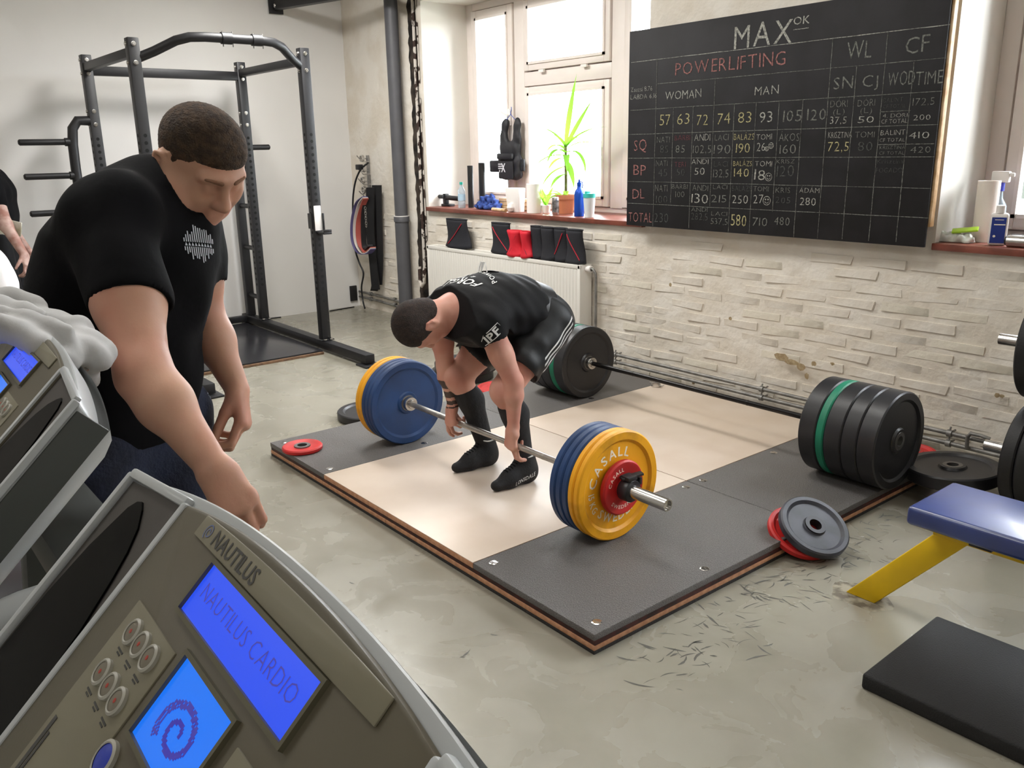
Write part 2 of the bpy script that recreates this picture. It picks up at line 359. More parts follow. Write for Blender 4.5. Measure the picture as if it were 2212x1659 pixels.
# window wall: openings (x0, x1, z0, z1)
OP = [(-6.62, -3.98, 1.075, 2.825), (-2.02, .62, 1.075, 2.825)]
CH = (-6.945, -6.69)          # broken chase beside the drain pipe
def vn(x, y, sc, sd=0.): return noise.noise(Vector((x*sc+sd, y*sc-sd, sd)))
def wall_back():
    bm = bmesh.new(); st = .03
    xs = sorted(set(np.round(np.arange(X0, X1+st, st), 4)) | {OP[0][0], OP[0][1], OP[1][0], OP[1][1]})
    zs = sorted(set(np.round(np.arange(0, ZC+st, st), 4)) | {1.075, 2.825})
    V = {}
    def chase(x, z): return x > CH[0] and x < CH[1]+.03*vn(z, 3, 5)+.012*vn(z, 1, 26) and z > -.1
    for i, x in enumerate(xs):
        for j, z in enumerate(zs):
            y = YW
            ed = min([abs(x-o[k]) if o[2]-.02 < z < o[3]+.02 else 9 for o in OP for k in (0, 1)]+[abs(z-o[k]) if o[0]-.02 < x < o[1]+.02 else 9 for o in OP for k in (2, 3)])
            if ed > .02: y += .008*vn(x, z, 1.3)+.004*vn(x, z, 9, 4)
            if chase(x, z): y += .07+.02*vn(x, z, 14, 9)
            V[i, j] = bm.verts.new((x, y, z))
    for i in range(len(xs)-1):
        for j in range(len(zs)-1):
            cx, cz = (xs[i]+xs[i+1])/2, (zs[j]+zs[j+1])/2
            if any(o[0] < cx < o[1] and o[2] < cz < o[3] for o in OP): continue
            f = bm.faces.new((V[i, j], V[i+1, j], V[i+1, j+1], V[i, j+1])); f.smooth = True
            if chase(cx, cz): f.material_index = 1
            elif cz > 2.0 or cx < -7.3 and cz > 1.2 : f.material_index = 0
    # depth of the wall: reveals
    D = .62
    for o in OP:
        for a, b in (((o[0], o[2]), (o[0], o[3])), ((o[0], o[3]), (o[1], o[3])), ((o[1], o[3]), (o[1], o[2])), ((o[1], o[2]), (o[0], o[2]))):
            vs = [bm.verts.new((a[0], YW, a[1])), bm.verts.new((b[0], YW, b[1])), bm.verts.new((b[0], YW+D, b[1])), bm.verts.new((a[0], YW+D, a[1]))]
            f = bm.faces.new(vs); f.material_index = 2
    # outer skin keeps daylight out
    rects = [(X0-.2, OP[0][0], 0, ZC), (OP[0][1], OP[1][0], 0, ZC), (OP[1][1], X1+.2, 0, ZC)] + [(o[0], o[1], 0, o[2]) for o in OP] + [(o[0], o[1], o[3], ZC) for o in OP]
    for a, b, c, d in rects: f = bm.faces.new([bm.verts.new(p) for p in ((a, YW+D, c), (b, YW+D, c), (b, YW+D, d), (a, YW+D, d))]); f.material_index = 2
    me = bpy.data.meshes.new('wall_back'); bm.to_mesh(me); bm.free()
    for m in (brickM, chaseM, wallM): me.materials.append(m)
    return struct(link('wall_back', me))
WB = wall_back()
# single bricks standing proud under thick paint
BR = []
for k in range(10):
    mb = MB().box((0, 0, 0), (.278, .05, .066)); me = mb.mesh('brick'); bm = bmesh.new(); bm.from_mesh(me)
    bmesh.ops.bevel(bm, geom=bm.edges[:], offset=.011, segments=2, affect='EDGES')
    for v in bm.verts: v.co += Vector((random.uniform(-.007, .007), random.uniform(-.005, .003), random.uniform(-.005, .005)))
    bm.to_mesh(me); bm.free(); shade(me, 60); me.materials.append(brickM if k % 5 else brickB); BR.append(me)
cnt = 0
for r in range(40):
    z = .035+r*.0775
    if z > 1.04 and not (z < 2.3): continue
    for c in range(-28, 2):
        x = c*.292+(.146 if r % 2 else 0)+.05
        if x < X0+.15 or (CH[0]-.24 < x < CH[1]+.16) or cnt >= 298: continue
        if z > 1.04 and not (-3.80 < x < -3.7): continue
        if -6.3 < x < -4.7 and .2 < z < .7: continue            # behind the radiator
        p = .98
        if x > -1.35: continue
        if -4.3 < x < -2.7: p = .72                             # mostly skimmed with plaster
        if x < -6.9: p = .55
        if random.random() > p: continue
        o = link('brick', BR[random.randrange(10)], parent=WB); o.location = (x+random.uniform(-.006, .006), YW+.0205+random.uniform(0, .0035)+.008*vn(x, z, 1.3), z+random.uniform(-.005, .005))
        o.rotation_euler = (random.uniform(-.02, .02), random.uniform(-.025, .025), random.uniform(-.015, .015)); cnt += 1
# missing-paint patches and small holes
mb = MB()
def blob2(cx, cz, rx, rz, y, n=11, s=0):
    vs = [(cx+rx*math.cos(2*PI*k/n)*(1+.4*vn(k, s, 1.7)), y, cz+rz*math.sin(2*PI*k/n)*(1+.5*vn(k, s+9, 1.3))) for k in range(n)]
    mb.add(vs+[(cx, y-.001, cz)], [(k, (k+1) % n, n) for k in range(n)])
for k, (px, py, a, b_) in enumerate([(1690, 770, .05, .022), (1712, 782, .05, .018), (1733, 792, .03, .02), (1760, 785, .016, .018), (1745, 812, .014, .02), (1580, 688, .012, .012), (1450, 615, .012, .012), (2156, 853, .013, .012), (2166, 855, .012, .009), (1800, 785, .014, .01), (1500, 825, .014, .016)]):
    p = at(px, py, 'y', YW-.03); blob2(p.x, p.z, a, b_, YW-.040, s=k)
o = mb.build('bare_plaster_patch', mat('bare ochre plaster', (176, 158, 126), .9, rgb2=(150, 130, 98), vscale=60), WB); o['kind'] = 'structure'

# windows
def window(n, x0, x1):
    R = thing(f'window_{n}', '', ''); del R['label'], R['category']; R['kind'] = 'structure'
    z0, z1 = 1.075, 2.825; Y = 4.92; fd = .07
    def fr(name, a, b, y=Y, d=fd): return MB().span((a[0], y-d/2, a[1]), (b[0], y+d/2, b[1])).build(name, frameW, R, bevel=.005)
    def sash(a, b, w=.07, wb=None, y=Y-.03, gw=None):
        wb = wb or w; m = MB()
        m.span((a[0], y-.035, a[1]), (a[0]+w, y+.035, b[1])); m.span((b[0]-w, y-.035, a[1]), (b[0], y+.035, b[1]))
        m.span((a[0]+w, y-.035, a[1]), (b[0]-w, y+.035, a[1]+wb)); m.span((a[0]+w, y-.035, b[1]-w), (b[0]-w, y+.035, b[1]))
        m.build('sash', frameW, R, bevel=.004)
        # bead inside the sash
        q = MB(); i = w-.012
        for s_ in (((a[0]+i, a[1]+wb-.012), (a[0]+i+.02, b[1]-i)), ((b[0]-i-.02, a[1]+wb-.012), (b[0]-i, b[1]-i)), ((a[0]+i, a[1]+wb-.012), (b[0]-i, a[1]+wb+.008)), ((a[0]+i, b[1]-i-.02), (b[0]-i, b[1]-i))):
            q.span((s_[0][0], y-.045, s_[0][1]), (s_[1][0], y-.03, s_[1][1]))
        q.build('glazing_bead', frameW, R)
        MB().span((a[0]+w, y+.0, a[1]+wb), (b[0]-w, y+.006, b[1]-w)).build('pane', glass, R)
    fr('jamb', (x0, z0), (x0+.09, z1)); fr('jamb', (x1-.09, z0), (x1, z1)); fr('head', (x0+.09, z1-.06), (x1-.09, z1)); fr('threshold', (x0+.09, z0), (x1-.09, z0+.05))
    cx = (x0+x1)/2; a1, a2 = cx-.50, cx+.52
    fr('mullion', (a1-.13, z0+.05), (a1, z1-.06), d=.10); fr('mullion', (a2, z0+.05), (a2+.13, z1-.06), d=.10)
    fr('transom', (a1, 2.09), (a2, 2.20), d=.10)
    for q in (((a1, 2.04), (a2, 2.25)), ((a1-.18, z0+.05), (a1+.05, z1-.06)), ((a2-.05, z0+.05), (a2+.18, z1-.06)), ((x0+.05, z0+.05), (x0+.15, z1-.06)), ((x1-.15, z0+.05), (x1-.05, z1-.06)), ((x0+.09, z0+.03), (x1-.09, z0+.11)), ((x0+.09, z1-.11), (x1-.09, z1-.03))): fr('rebate', q[0], q[1], Y+.025, .03)
    sash((x0+.11, z0+.06), (a1-.14, z1-.07), .07); sash((a2+.14, z0+.06), (x1-.11, z1-.07), .07)
    sash((a1+.01, z0+.06), (a2-.01, 2.08), .06, .07); sash((a1+.01, 2.21), (a2-.01, z1-.07), .06)
    h = MB(); h.span((a1-.18, Y-.09, 1.78), (a1-.155, Y-.07, 1.92)); h.bar((a1-.167, Y-.10, 1.86), (a1-.24, Y-.12, 1.90), .014, .018); h.build('handle', white, R, bevel=.003)
    h = MB()
    for hx in (cx-.25, cx+.25): h.span((hx-.03, Y-.085, 2.185), (hx+.03, Y-.065, 2.205))
    h.span((cx-.03, Y-.085, z1-.085), (cx+.03, Y-.06, z1-.06)); h.build('hinge', white, R)
    # red brown board of the sill
    MB().span((x0-.0, YW-.035, 1.055), (x1+.0, Y-.02, 1.09)).build('window_sill', sillM, R, bevel=.004)
    return R
window(1, OP[0][0], OP[0][1]); window(2, OP[1][0], OP[1][1])
# outside
struct(MB().span((-40, 5.1, 1.0), (30, 30, 1.04)).build('ground_outside', mat('outside paving', (128, 134, 128), .9)))
bo = MB().span((-3.9, 9.0, 1.04), (9, 9.4, 2.7)).build('garden_wall_outside', mat('outside dark wall', (70, 74, 66), .9, rgb2=(52, 56, 50), vscale=1.5)); struct(bo)

# added ceiling panels, made broad to soften the shadows
for k, (x, y) in enumerate(LAMPS):
    t = thing('added_ceiling_lamp', 'added, unseen white ceiling panel lamp, %s of the seven on the ceiling' % ['window-side far', 'front far', 'window-side middle', 'front middle', 'window-side near', 'front near', 'rearmost'][k], 'lamp', (x, y, ZC), group='added panel lamps on the ceiling')
    MB().span((-.62, -.32, -.06), (.62, .32, 0)).build('housing', white, t, bevel=.01)
    MB().span((-.60, -.30, -.066), (.60, .30, -.060)).build('diffuser', mat('lit diffuser', (255, 250, 240), .4, emit=3), t)
    area('added_panel_light', (x, y, ZC-.075), (0, 0, 0), 1.15, .58, LAMP_W[k], (1, .985, .96))

# ------------------------------------------------------------------ lifting platform: layered boards
PX0, PX1, PY0, PZ = -4.226, -1.726, 1.712, .075
def platform(y0, label, n):
    t = thing('lifting_platform', label, 'platform', ((PX0+PX1)/2, y0, 0), group='two lifting platforms side by side')
    cx = (PX0+PX1)/2; w0, w1 = -3.60-cx, -2.383-cx; L, Rr = PX0-cx, PX1-cx; y1 = 1.243
    def slab(nm, a, b, m, bv=.002): return MB().span(a, b).build(nm, m, t, bevel=bv)
    slab('rubber_underlay', (L+.0, .0, 0), (Rr, y1, .014), matEdge)
    slab('plywood_board', (L, 0, .014), (cx*0-.05, y1, .032), plyEdge); slab('plywood_board', (-.047, 0, .014), (Rr, y1, .032), plyEdge)
    slab('red_brown_board', (L, .003, .032), (Rr, y1, .050), redEdge)
    slab('plywood_board', (w0, 0, .050), (w1, y1, .072), plyEdge)
    slab('lifting_surface', (w0+.001, .001, .072), (w1-.001, y1, PZ), plywood)
    for a, b in ((L, w0-.002), (w1+.002, Rr)):
        slab('rubber_tile', (a, 0, .050), (b, y1, PZ), matTop, .003)
        s = MB()
        for sx in (a+.05, b-.05):
            for sy in (.06, .62, y1-.06): s.lathe([(0, 0), (0, .018), (.0015, .0185), (.003, .014), (.0035, 0)], 18, 'z', (sx, sy, PZ-.0005)); s.span((sx-.011, sy-.0015, PZ+.0025), (sx+.011, sy+.0015, PZ+.0037))
        s.build('fixing_washer', chrome, t)
    return t
platform(PY0, 'front platform of pale plywood between grey rubber tiles, under the blue and yellow barbell', 0)
platform(PY0+1.246, 'rear platform of pale plywood between grey rubber tiles, under the black and green barbell', 1)

# ------------------------------------------------------------------ plates and barbells
def plate_mesh(R, t, rim=.035, hub=.055, rec=.010, bore=.0255, n=72):
    h = t/2; p = [(-h, bore), (-h, hub), (-h+rec, hub+.006), (-h+rec, R-rim-.012), (-h, R-rim), (-h, R-.006), (-h+.006, R), (h-.006, R), (h, R-.006), (h, R-rim), (h-rec, R-rim-.012), (h-rec, hub+.006), (h, hub), (h, bore)]
    me = MB().lathe(p, n, 'x', closed=True).mesh('plate'); shade(me, 35); return me
def steel_hub(t, r=.03, bore=.0252):
    me = MB().lathe([(-t/2-.001, bore), (-t/2-.001, r+.012), (-t/2+.002, r+.013), (t/2-.002, r+.013), (t/2+.001, r+.012), (t/2+.001, bore)], 40, 'x', closed=True).mesh('hub'); shade(me, 35); return me
PM = {}; darkst = mat('dull steel hub', (120, 118, 116), .4, .8)
def plate(name, label, R, t, m, loc, group, rim=.035, rot=(0, 0, 0), hub=.055, hubm=None, rec=.010, cat='weight plate'):
    k = (R, t, rim, hub, m.name)
    if k not in PM: a = plate_mesh(R, t, rim, hub, rec); a.materials.append(m); b = steel_hub(t); b.materials.append(hubm or darkst); PM[k] = (a, b)
    T = thing(name, label, cat, loc, rot, group); link('disc', PM[k][0], parent=T); link('hub_ring', PM[k][1], parent=T); return T
def arc_text(T, s, r, a0, a1, h, x, m, nm='lettering', off=0., flip=False):
    """letters round an axis along +x, seen from +x; angles in degrees, 90 = up, growing counter-clockwise seen from +x"""
    def fn(u, v):
        a = math.radians(a0+(a1-a0)*u); rr = r+(h*v if not flip else -h*v)
        return Vector((x, rr*math.cos(a)*1.0, rr*math.sin(a)))
    return text_on(nm, s, fn, m, T, off, .22)
BAR1 = (2.275, .075+.2255); BAR2 = (3.58, .075+.2255)
def barbell(label, y, z, xl, shaft_m, sleeve_m, h=.655):
    """xl: inner face of the left collar; shaft 1.31 between the collars"""
    t = thing('barbell', label, 'barbell', (xl+h, y, z))
    MB().lathe([(-h, 0), (-h, .014), (h, .014), (h, 0)], 28, 'x').build('shaft', shaft_m, t, smooth=True)
    for c in (-.40, .40):
        k = MB(); d = 0; k.lathe([(c-.006, .0141), (c-.005, .0147), (c-.001, .0147), (c, .0142), (c+.001, .0147), (c+.005, .0147), (c+.006, .0141)], 24, 'x'); k.build('knurl_ring', shaft_m, t, smooth=True)
    for s in (-1, 1):
        p = [(h*s, 0), (h*s, .036), ((h+.004)*s, .038), ((h+.026)*s, .038), ((h+.030)*s, .036), ((h+.030)*s, .025), ((h+.444)*s, .025), ((h+.447)*s, .0235), ((h+.447)*s, .019), ((h+.437)*s, .0185), ((h+.437)*s, 0)]
        MB().lathe(p, 36, 'x').build('sleeve', sleeve_m, t, smooth=True)
        if True: MB().lathe([((h-.012)*s, .0145), ((h-.012)*s, .022), ((h-.002)*s, .024), (h*s, .024)], 30, 'x').build('collar_ring', sleeve_m, t, smooth=True)
    return t
XL1 = -3.669
barbell('chalky steel barbell gripped by the lifter, loaded with blue and yellow plates', BAR1[0], BAR1[1], XL1, steel, chrome)
def load(x, s, seq, y, z, side):
    """seq of (kind, thickness, material, R, label, group)"""
    x = x+.030*s; out = []
    for nm, th, m, R, lab, grp in seq:
        out.append(plate(nm, lab, R, th-.0015, m, (x+s*th/2, y, z-(.225-R)*0), grp)); x += s*th
    return x, out
names = ['innermost', 'middle', 'outermost']
seqR = [('bumper_plate', .035, blueP, .225, f'{names[k]} of three blue plates at the lifter\'s left-hand end of the front barbell', 'blue plates on the front barbell') for k in range(3)]
seqR += [('bumper_plate', .031, yelP, .225, l, 'yellow plates on the front barbell') for l in ('yellow plate sandwiched between blue plates and the outer lettered yellow plate', 'outer lettered yellow plate with a small red plate on its face')]
xr, pr = load(XL1+1.31, 1, seqR, *BAR1, 'r')
T = pr[-1]; xf = .01475-.0095
arc_text(T, 'CASALL', .122, 172, 62, .038, xf, whiteM, off=.012); arc_text(T, 'SWEDEN', .150, 222, 318, .036, xf, whiteM, flip=True, off=.012); arc_text(T, '15 KG', .158, 180, 214, .03, xf, whiteM, flip=True, off=.01)
T = plate('small_plate', 'small red lettered plate on the outer face of the yellow plates', .112, .026, redP, (xr+.013, *BAR1), 'red plates on the front barbell', rim=.014, hub=.036, hubm=redP, rec=.005)
arc_text(T, 'CASALL', .068, 168, 88, .016, .0082, whiteM, off=.008); arc_text(T, 'SWEDEN', .086, 220, 300, .015, .0082, whiteM, flip=True, off=.008)
xr += .026
C = thing('clamp_collar', 'black plastic clamp collar locking plates at the near end of the front barbell', 'collar', (xr+.024, *BAR1))
MB().lathe([(-.024, .0255), (-.024, .042), (-.02, .045), (.02, .045), (.024, .042), (.024, .0255)], 40, 'x', closed=True).build('ring', rubberS, C, smooth=True)
m_ = MB(); m_.box((0, .0, .052), (.046, .05, .018)); m_.bar((-.015, -.03, .05), (.02, .055, .062), .03, .010); m_.box((0, .048, .03), (.04, .014, .03)); m_.build('clamp_lever', rubber, C, bevel=.003)
seqL = [('bumper_plate', .035, blueP, .225, f'{names[k]} of three blue plates beside the small red plate on the mat', 'blue plates on the front barbell') for k in range(3)]
seqL += [('bumper_plate', .031, yelP, .225, f'{l} of two yellow plates at the far end of the front barbell', 'yellow plates on the front barbell') for l in ('inner', 'outer')]
load(XL1, -1, seqL, *BAR1, 'l')
XL2 = -3.645
barbell('black barbell with chalk patches resting loaded near the brick wall', BAR2[0], BAR2[1], XL2, mat('black bar with chalk', (30, 28, 28), .3, .6, rgb2=(190, 186, 180), vscale=3.2, vlo=.30, vhi=.36), chrome, .74)
for s, x in ((1, XL2+1.31), (-1, XL2)):
    w = 'near the blue bench' if s > 0 else 'behind the lifter'
    sq = [('bumper_plate', .088, rubberS, .225, f'thick black innermost plate of the rear barbell {w}', 'black plates on the rear barbell'), ('bumper_plate', .040, greenP, .225, f'green plate of the rear barbell {w}', 'green plates on the rear barbell')]
    sq += [('bumper_plate', t_, rubberS, .225, f'black plate of the rear barbell {w}, {q}', 'black plates on the rear barbell') for t_, q in ((.085, 'next outward from the green one'), (.075, 'second outward from the green one'), (.085, 'outermost on the sleeve'))]
    load(x+(.235 if s > 0 else 0), s, sq, *BAR2, '')
# loose plates
p = at(653, 963, 'z', PZ+.02)
plate('small_plate', 'small red plate lying flat on the grey mat beside the blue plates', .105, .024, redP, (p.x, p.y, PZ+.0125), 'small red loose plates', rim=.016, rot=(0, PI/2, 0), hub=.035, rec=.006)
D1 = Vector((-1.675, 2.885, .108))
plate('bumper_plate', 'dusty black plate tilted against the platform edge near the yellow leg', .142, .036, mat('dusty black plate', (66, 68, 78), .5, rgb2=(48, 50, 58), vscale=9), tuple(D1), 'loose black plates', rim=.022, rot=(0, math.radians(-58), math.radians(-16)), hub=.040, hubm=mat('blackened hub', (52, 52, 54), .4, .6), rec=.011)
plate('small_plate', 'red plate hidden beneath the dusty tilted black plate', .132, .030, redP, (-1.722, 2.868, .0725), 'loose red plates', rim=.018, rot=(0, math.radians(-64), math.radians(-16)), hub=.042, hubm=redP)
plate('bumper_plate', 'large black plate lying nearly flat behind the blue bench end', .205, .06, rubberS, (-1.570, 3.85, .128), 'loose black plates', rot=(0, math.radians(86), .3))
plate('small_plate', 'red plate lying flat on the mat behind the large flat black plate', .12, .03, redP, (-1.86, 4.05, .091), 'loose red plates', rim=.02, rot=(0, PI/2, 0))
p = at(1012, 790, 'z', .1)
plate('bumper_plate', 'black plate lying flat on the floor beyond the platform behind the lifter', .225, .06, rubberS, (p.x-.08, p.y, .031), 'loose black plates', rot=(0, PI/2, 0))
plate('bumper_plate', 'upper black plate stacked flat beyond the platform behind the lifter', .225, .06, rubberS, (p.x-.06, p.y+.02, .092), 'loose black plates', rot=(0, PI/2, 0))
p = at(1040, 842, 'z', .02)
plate('small_plate', 'flat red plate seen between the lifter\'s legs', .16, .03, redP, (p.x+.05, p.y+.12, .016), 'loose red plates', rim=.02, rot=(0, PI/2, 0))
p = at(775, 905, 'z', .03)
plate('bumper_plate', 'black plate lying flat behind the yellow plates of the front barbell', .20, .05, rubberS, (-4.47, 2.47, .026), 'loose black plates', rot=(0, PI/2, 0))
p = at(1417, 835, 'z', PZ)
c = MB().lathe([(-.008, .026), (-.008, .031), (.008, .031), (.008, .026)], 30, 'z', closed=True); c.tube([(.03, 0, .004), (.055, .012, .006), (.055, -.012, .006), (.03, -.004, .004)], .003, 6)
o = c.build('spring_collar', chrome, None, smooth=True); o.location = (p.x, p.y, PZ+.009); tag(o, 'small chrome ring collar lying on the rear plywood', 'collar')

# ------------------------------------------------------------------ power rack
def square_tube(nm, a, b, w, m, parent, h=None, bevel=.006, upv=(0, 0, 1)): return MB().bar(a, b, w, h or w, upv).build(nm, m, parent, bevel=bevel)
def rack():
    t = thing('power_rack', 'tall black steel power rack with bolted crossbeams and plate storage pegs', 'rack', (-6.95, 2.5, 0))
    o = Vector((6.95, -2.5, 0)); P = lambda x, y, z: Vector((x, y, z))+o; w = .075; yl, yr, xf, xb = 1.885, 3.125, -6.335, -7.56
    bolts = MB(); holes = MB()
    for nm, x, y in (('f', xf, yl), ('f', xf, yr), ('b', xb, yl), ('b', xb, yr)):
        u = MB().span(P(x-w/2, y-w/2, .09), P(x+w/2, y+w/2, 2.35)).build('upright', black, t, bevel=.005)
        MB().span(P(x-.05, y-.06, .09), P(x+.05, y+.06, .099)).build('foot_flange', black, t, bevel=.002)
        zs = [.42+.05*k for k in range(27)]
        for z in zs:
            # black discs painted as the shade inside holes, room face and side face
            for c, ax in (((x+w/2+.0005, y, z), 'x'), ((x, y-w/2-.0005, z), 'y')):
                if ax == 'y' and nm == 'f' and y > 2 : pass
                q = P(*c); holes.lathe([(-.0004, 0), (-.0004, .0125), (.0004, .0125), (.0004, 0)], 12, ax, tuple(q))
        for z in (2.31, 2.21, 1.93, 1.83) if nm == 'b' else (2.31, 2.19):
            for c, ax, sg in (((x+w/2, y, z), 'x', 1), ((x, y-w/2, z), 'y', -1)):
                q = P(*c); bolts.lathe([(0, .016), (.004*sg, .016), (.0045*sg, .012), (.012*sg, .011), (.012*sg, 0)], 6 if 0 else 12, ax, tuple(q))
        for dy in (-.045, .045): bolts.lathe([(0, .014), (.008, .012), (.010, 0)], 10, 'z', tuple(P(x+.06, y+dy*.6, .10)))
    h = holes.build('hole_shade_discs', mat('hole shade', (6, 6, 7), .9), t); h['kind'] = 'stuff'
    b = bolts.build('bolts', chrome, t, smooth=True); b['kind'] = 'stuff'
    square_tube('crossbeam', P(xb, yl, 2.235), P(xb, yr, 2.235), .07, black, t)
    for y in (yl, yr):
        square_tube('crossbeam', P(xb, y, 2.26), P(xf, y, 2.26), .06, black, t)
        MB().span(P(-8.0, y-.04, .02), P(-5.60, y+.04, .09)).build('base_beam', black, t, bevel=.005)
        MB().span(P(-5.70, y-.075, 0), P(-5.54, y+.075, .014)).build('foot_plate', black, t, bevel=.004)
        MB().span(P(-7.98, y-.06, 0), P(-7.86, y+.06, .014)).build('foot_plate', black, t, bevel=.004)
    square_tube('base_crossbeam', P(-7.9, yl, .055), P(-7.9, yr, .055), .06, black, t)
    # ladder with rungs
    MB().span(P(-7.90, yr-w/2, .09), P(-7.83, yr+w/2, 1.62)).build('ladder_post', black, t, bevel=.005)
    for z in (.29, .745, 1.125, 1.5): MB().tube([P(-7.84, yr, z), P(xb, yr, z)], .021, 14).build('rung', black, t, smooth=True)
    # bent multi-grip pull-up bar bulging forward over the front uprights
    yy = [yl+.04, yl+.10, yl+.25, yl+.42, yl+.60, yr-.60, yr-.36, yr-.24, yr-.10, yr-.04]
    A = [(xf, yl+.03, 2.225), (xf+.06, yl+.12, 2.265), (xf+.16, yl+.24, 2.33), (xf+.20, yl+.32, 2.352), (xf+.21, yl+.42, 2.358), (xf+.21, yr-.42, 2.358), (xf+.20, yr-.32, 2.352), (xf+.16, yr-.24, 2.33), (xf+.06, yr-.12, 2.265), (xf, yr-.03, 2.225)]
    MB().tube([P(*q) for q in A], .032, 14).build('pull_up_bar', black, t, smooth=True)
    for y in (yl+.57, yr-.45): MB().tube([P(xf+.21, y-.035, 2.358), P(xf+.21, y+.035, 2.358)], .040, 14).build('bar_clamp', black, t, smooth=True)
    q = MB()
    for y in (yl+.55, yl+.62, yr-.47, yr-.40): q.tube([P(xf+.20, y, 2.305), P(xf+.20, y, 2.405)], .0045, 8)
    q = q.build('clamp_bolts', galv, t, smooth=True); q['kind'] = 'stuff'
    # J hook on the right front upright
    j = MB().span(P(xf+w/2, yr-.030, .985), P(xf+w/2+.006, yr+.030, 1.18)).build('j_hook', white, t, bevel=.003)
    MB().span(P(xf+w/2, yr+.037, .96), P(xf+w/2+.02, yr+.048, 1.12)).span(P(xf+w/2, yr-.02, .962), P(xf+w/2+.13, yr+.048, .98)).span(P(xf+w/2+.118, yr-.02, .98), P(xf+w/2+.13, yr+.048, 1.0)).build('hook_lip', black, j, bevel=.002)
    MB().span(P(xf-w/2-.008, yr-w/2-.008, 1.0), P(xf+w/2-.02, yr-w/2, 1.12)).build('hook_sleeve', black, t)
    # plate storage on the back left upright: curved bracket with pegs
    br = [P(xb, yl-.03, 1.86), P(xb, yl-.12, 1.86), P(xb, yl-.165, 1.80), P(xb, yl-.18, 1.68), P(xb, yl-.185, 1.5), P(xb, yl-.185, 1.1), P(xb, yl-.17, .95), P(xb, yl-.12, .9), P(xb, yl-.03, .9)]
    MB().tube(br, .038, 12).build('storage_bracket', black, t, smooth=True)
    for z in (1.70, 1.445, 1.165): MB().tube([P(xb, yl-.2, z), P(xb, yl-.235, z), P(xb, yl-.24, z), P(xb, yl-.55, z), P(xb, yl-.56, z)], [.032, .032, .024, .024, .014], 14).build('storage_peg', black, t, smooth=True)
    for z in (1.64,): MB().tube([P(xb, yr+.03, z), P(xb, yr+.2, z), P(xb, yr+.21, z)], [.024, .024, .014], 14).build('storage_peg', black, t, smooth=True)
    return t
rack()
m = thing('rack_mat', 'black topped plywood board lying on the floor inside the power rack', 'platform', (-6.95, 2.5, 0))
MB().span((-.85, -.545, 0), (.74, .545, .02)).build('plywood_base', mat('brown plywood edge', (122, 92, 66), .7, rgb2=(96, 70, 50), vscale=30), m, bevel=.002)
MB().span((-.85, -.545, .02), (.725, .545, .032)).build('top_sheet', mat('black board top', (40, 40, 44), .22, var=.2), m, bevel=.002)
# black beam of a wall rig near the ceiling
a = at(598, 12, 'x', X0+.05)
t = thing('wall_rig_beam', 'black square steel beam reaching out from the wall above the power rack', 'beam', (a.x, a.y, a.z)); square_tube('beam_tube', (0, 0, 0), (2.3, .62, 0), .075, black, t)
MB().span((-.03, -.07, -.07), (-.022, .07, .07)).build('wall_plate', black, t); MB().lathe([(0, .017), (-.006, .015), (-.008, 0)], 12, 'y', (.05, -.045, -.01)).build('bolt', chrome, t, smooth=True)

# ------------------------------------------------------------------ blackboard
B0 = Vector((-4.062, 4.30, 1.073)); BW, BH = 2.036, 1.225
bd = thing('blackboard', 'wide blackboard of chalked lifting records on the brick wall', 'blackboard', (-3.044, 4.30, 1.073))
MB().span((-BW/2, 0, 0), (BW/2, .018, BH)).build('board_panel', boardM, bd, bevel=.002)
MB().span((BW/2-.035, .0185, .10), (BW/2+.012, .055, BH-.03)).build('wooden_batten', wood, bd, bevel=.003)
MB().span((-BW/2+.02, .0185, .10), (-BW/2+.07, .055, BH-.03)).build('wooden_batten', wood, bd, bevel=.003)
MB().span((-BW/2+.05, .055, .5), (BW/2-.05, .095, .56)).build('mounting_rail', wood, bd)
chalks = {k: mat('chalk '+k, c, .9, spec=.1, rgb2=tuple(int(x*.62) for x in c), vscale=90, vlo=.35, vhi=.6) for k, c in dict(w=(176, 176, 168), d=(126, 128, 122), f=(86, 88, 86), p=(166, 116, 112), r=(132, 80, 82), y=(188, 180, 134), k=(118, 72, 78)).items()}
inv = bd.location
def zb(x, y): p = at(1340+x/2.5367, y/2.5367, 'y', 4.2985); return p-inv
def chalk(s, x0, y0, x1, h, c='w', off=-.012, y1=None):
    A = zb(x0, y0); Bx = zb(x1, y0 if y1 is None else y1); Hh = (zb(x0, y0-h)-A).length
    d = (Bx-A); d.z = d.z*.25; Bx = A+d
    text_on('chalk_word', s, flat(A, Bx, Hh, (0, 0, 1)), chalks[c], bd, off, .2, jit=.045)
def cline(x0, y0, x1, y1, c='d', w=.0035):
    A, Bx = zb(x0, y0), zb(x1, y1); 
    if abs(A.x-Bx.x) > abs(A.z-Bx.z): z = (A.z+Bx.z)/2; A.z = Bx.z = z
    else: x = (A.x+Bx.x)/2; A.x = Bx.x = x
    n = 24; V = []; d = (Bx-A)/n; nrm = Vector((-d.z, 0, d.x)).normalized()
    for k in range(n+1): q = A+d*k+nrm*random.uniform(-.0008, .0008); ww = w*random.uniform(.25, .62); V += [q+nrm*ww, q-nrm*ww]
    MB().add(V, [(2*k, 2*k+1, 2*k+3, 2*k+2) for k in range(n)]).build('chalk_line', chalks[c], bd)
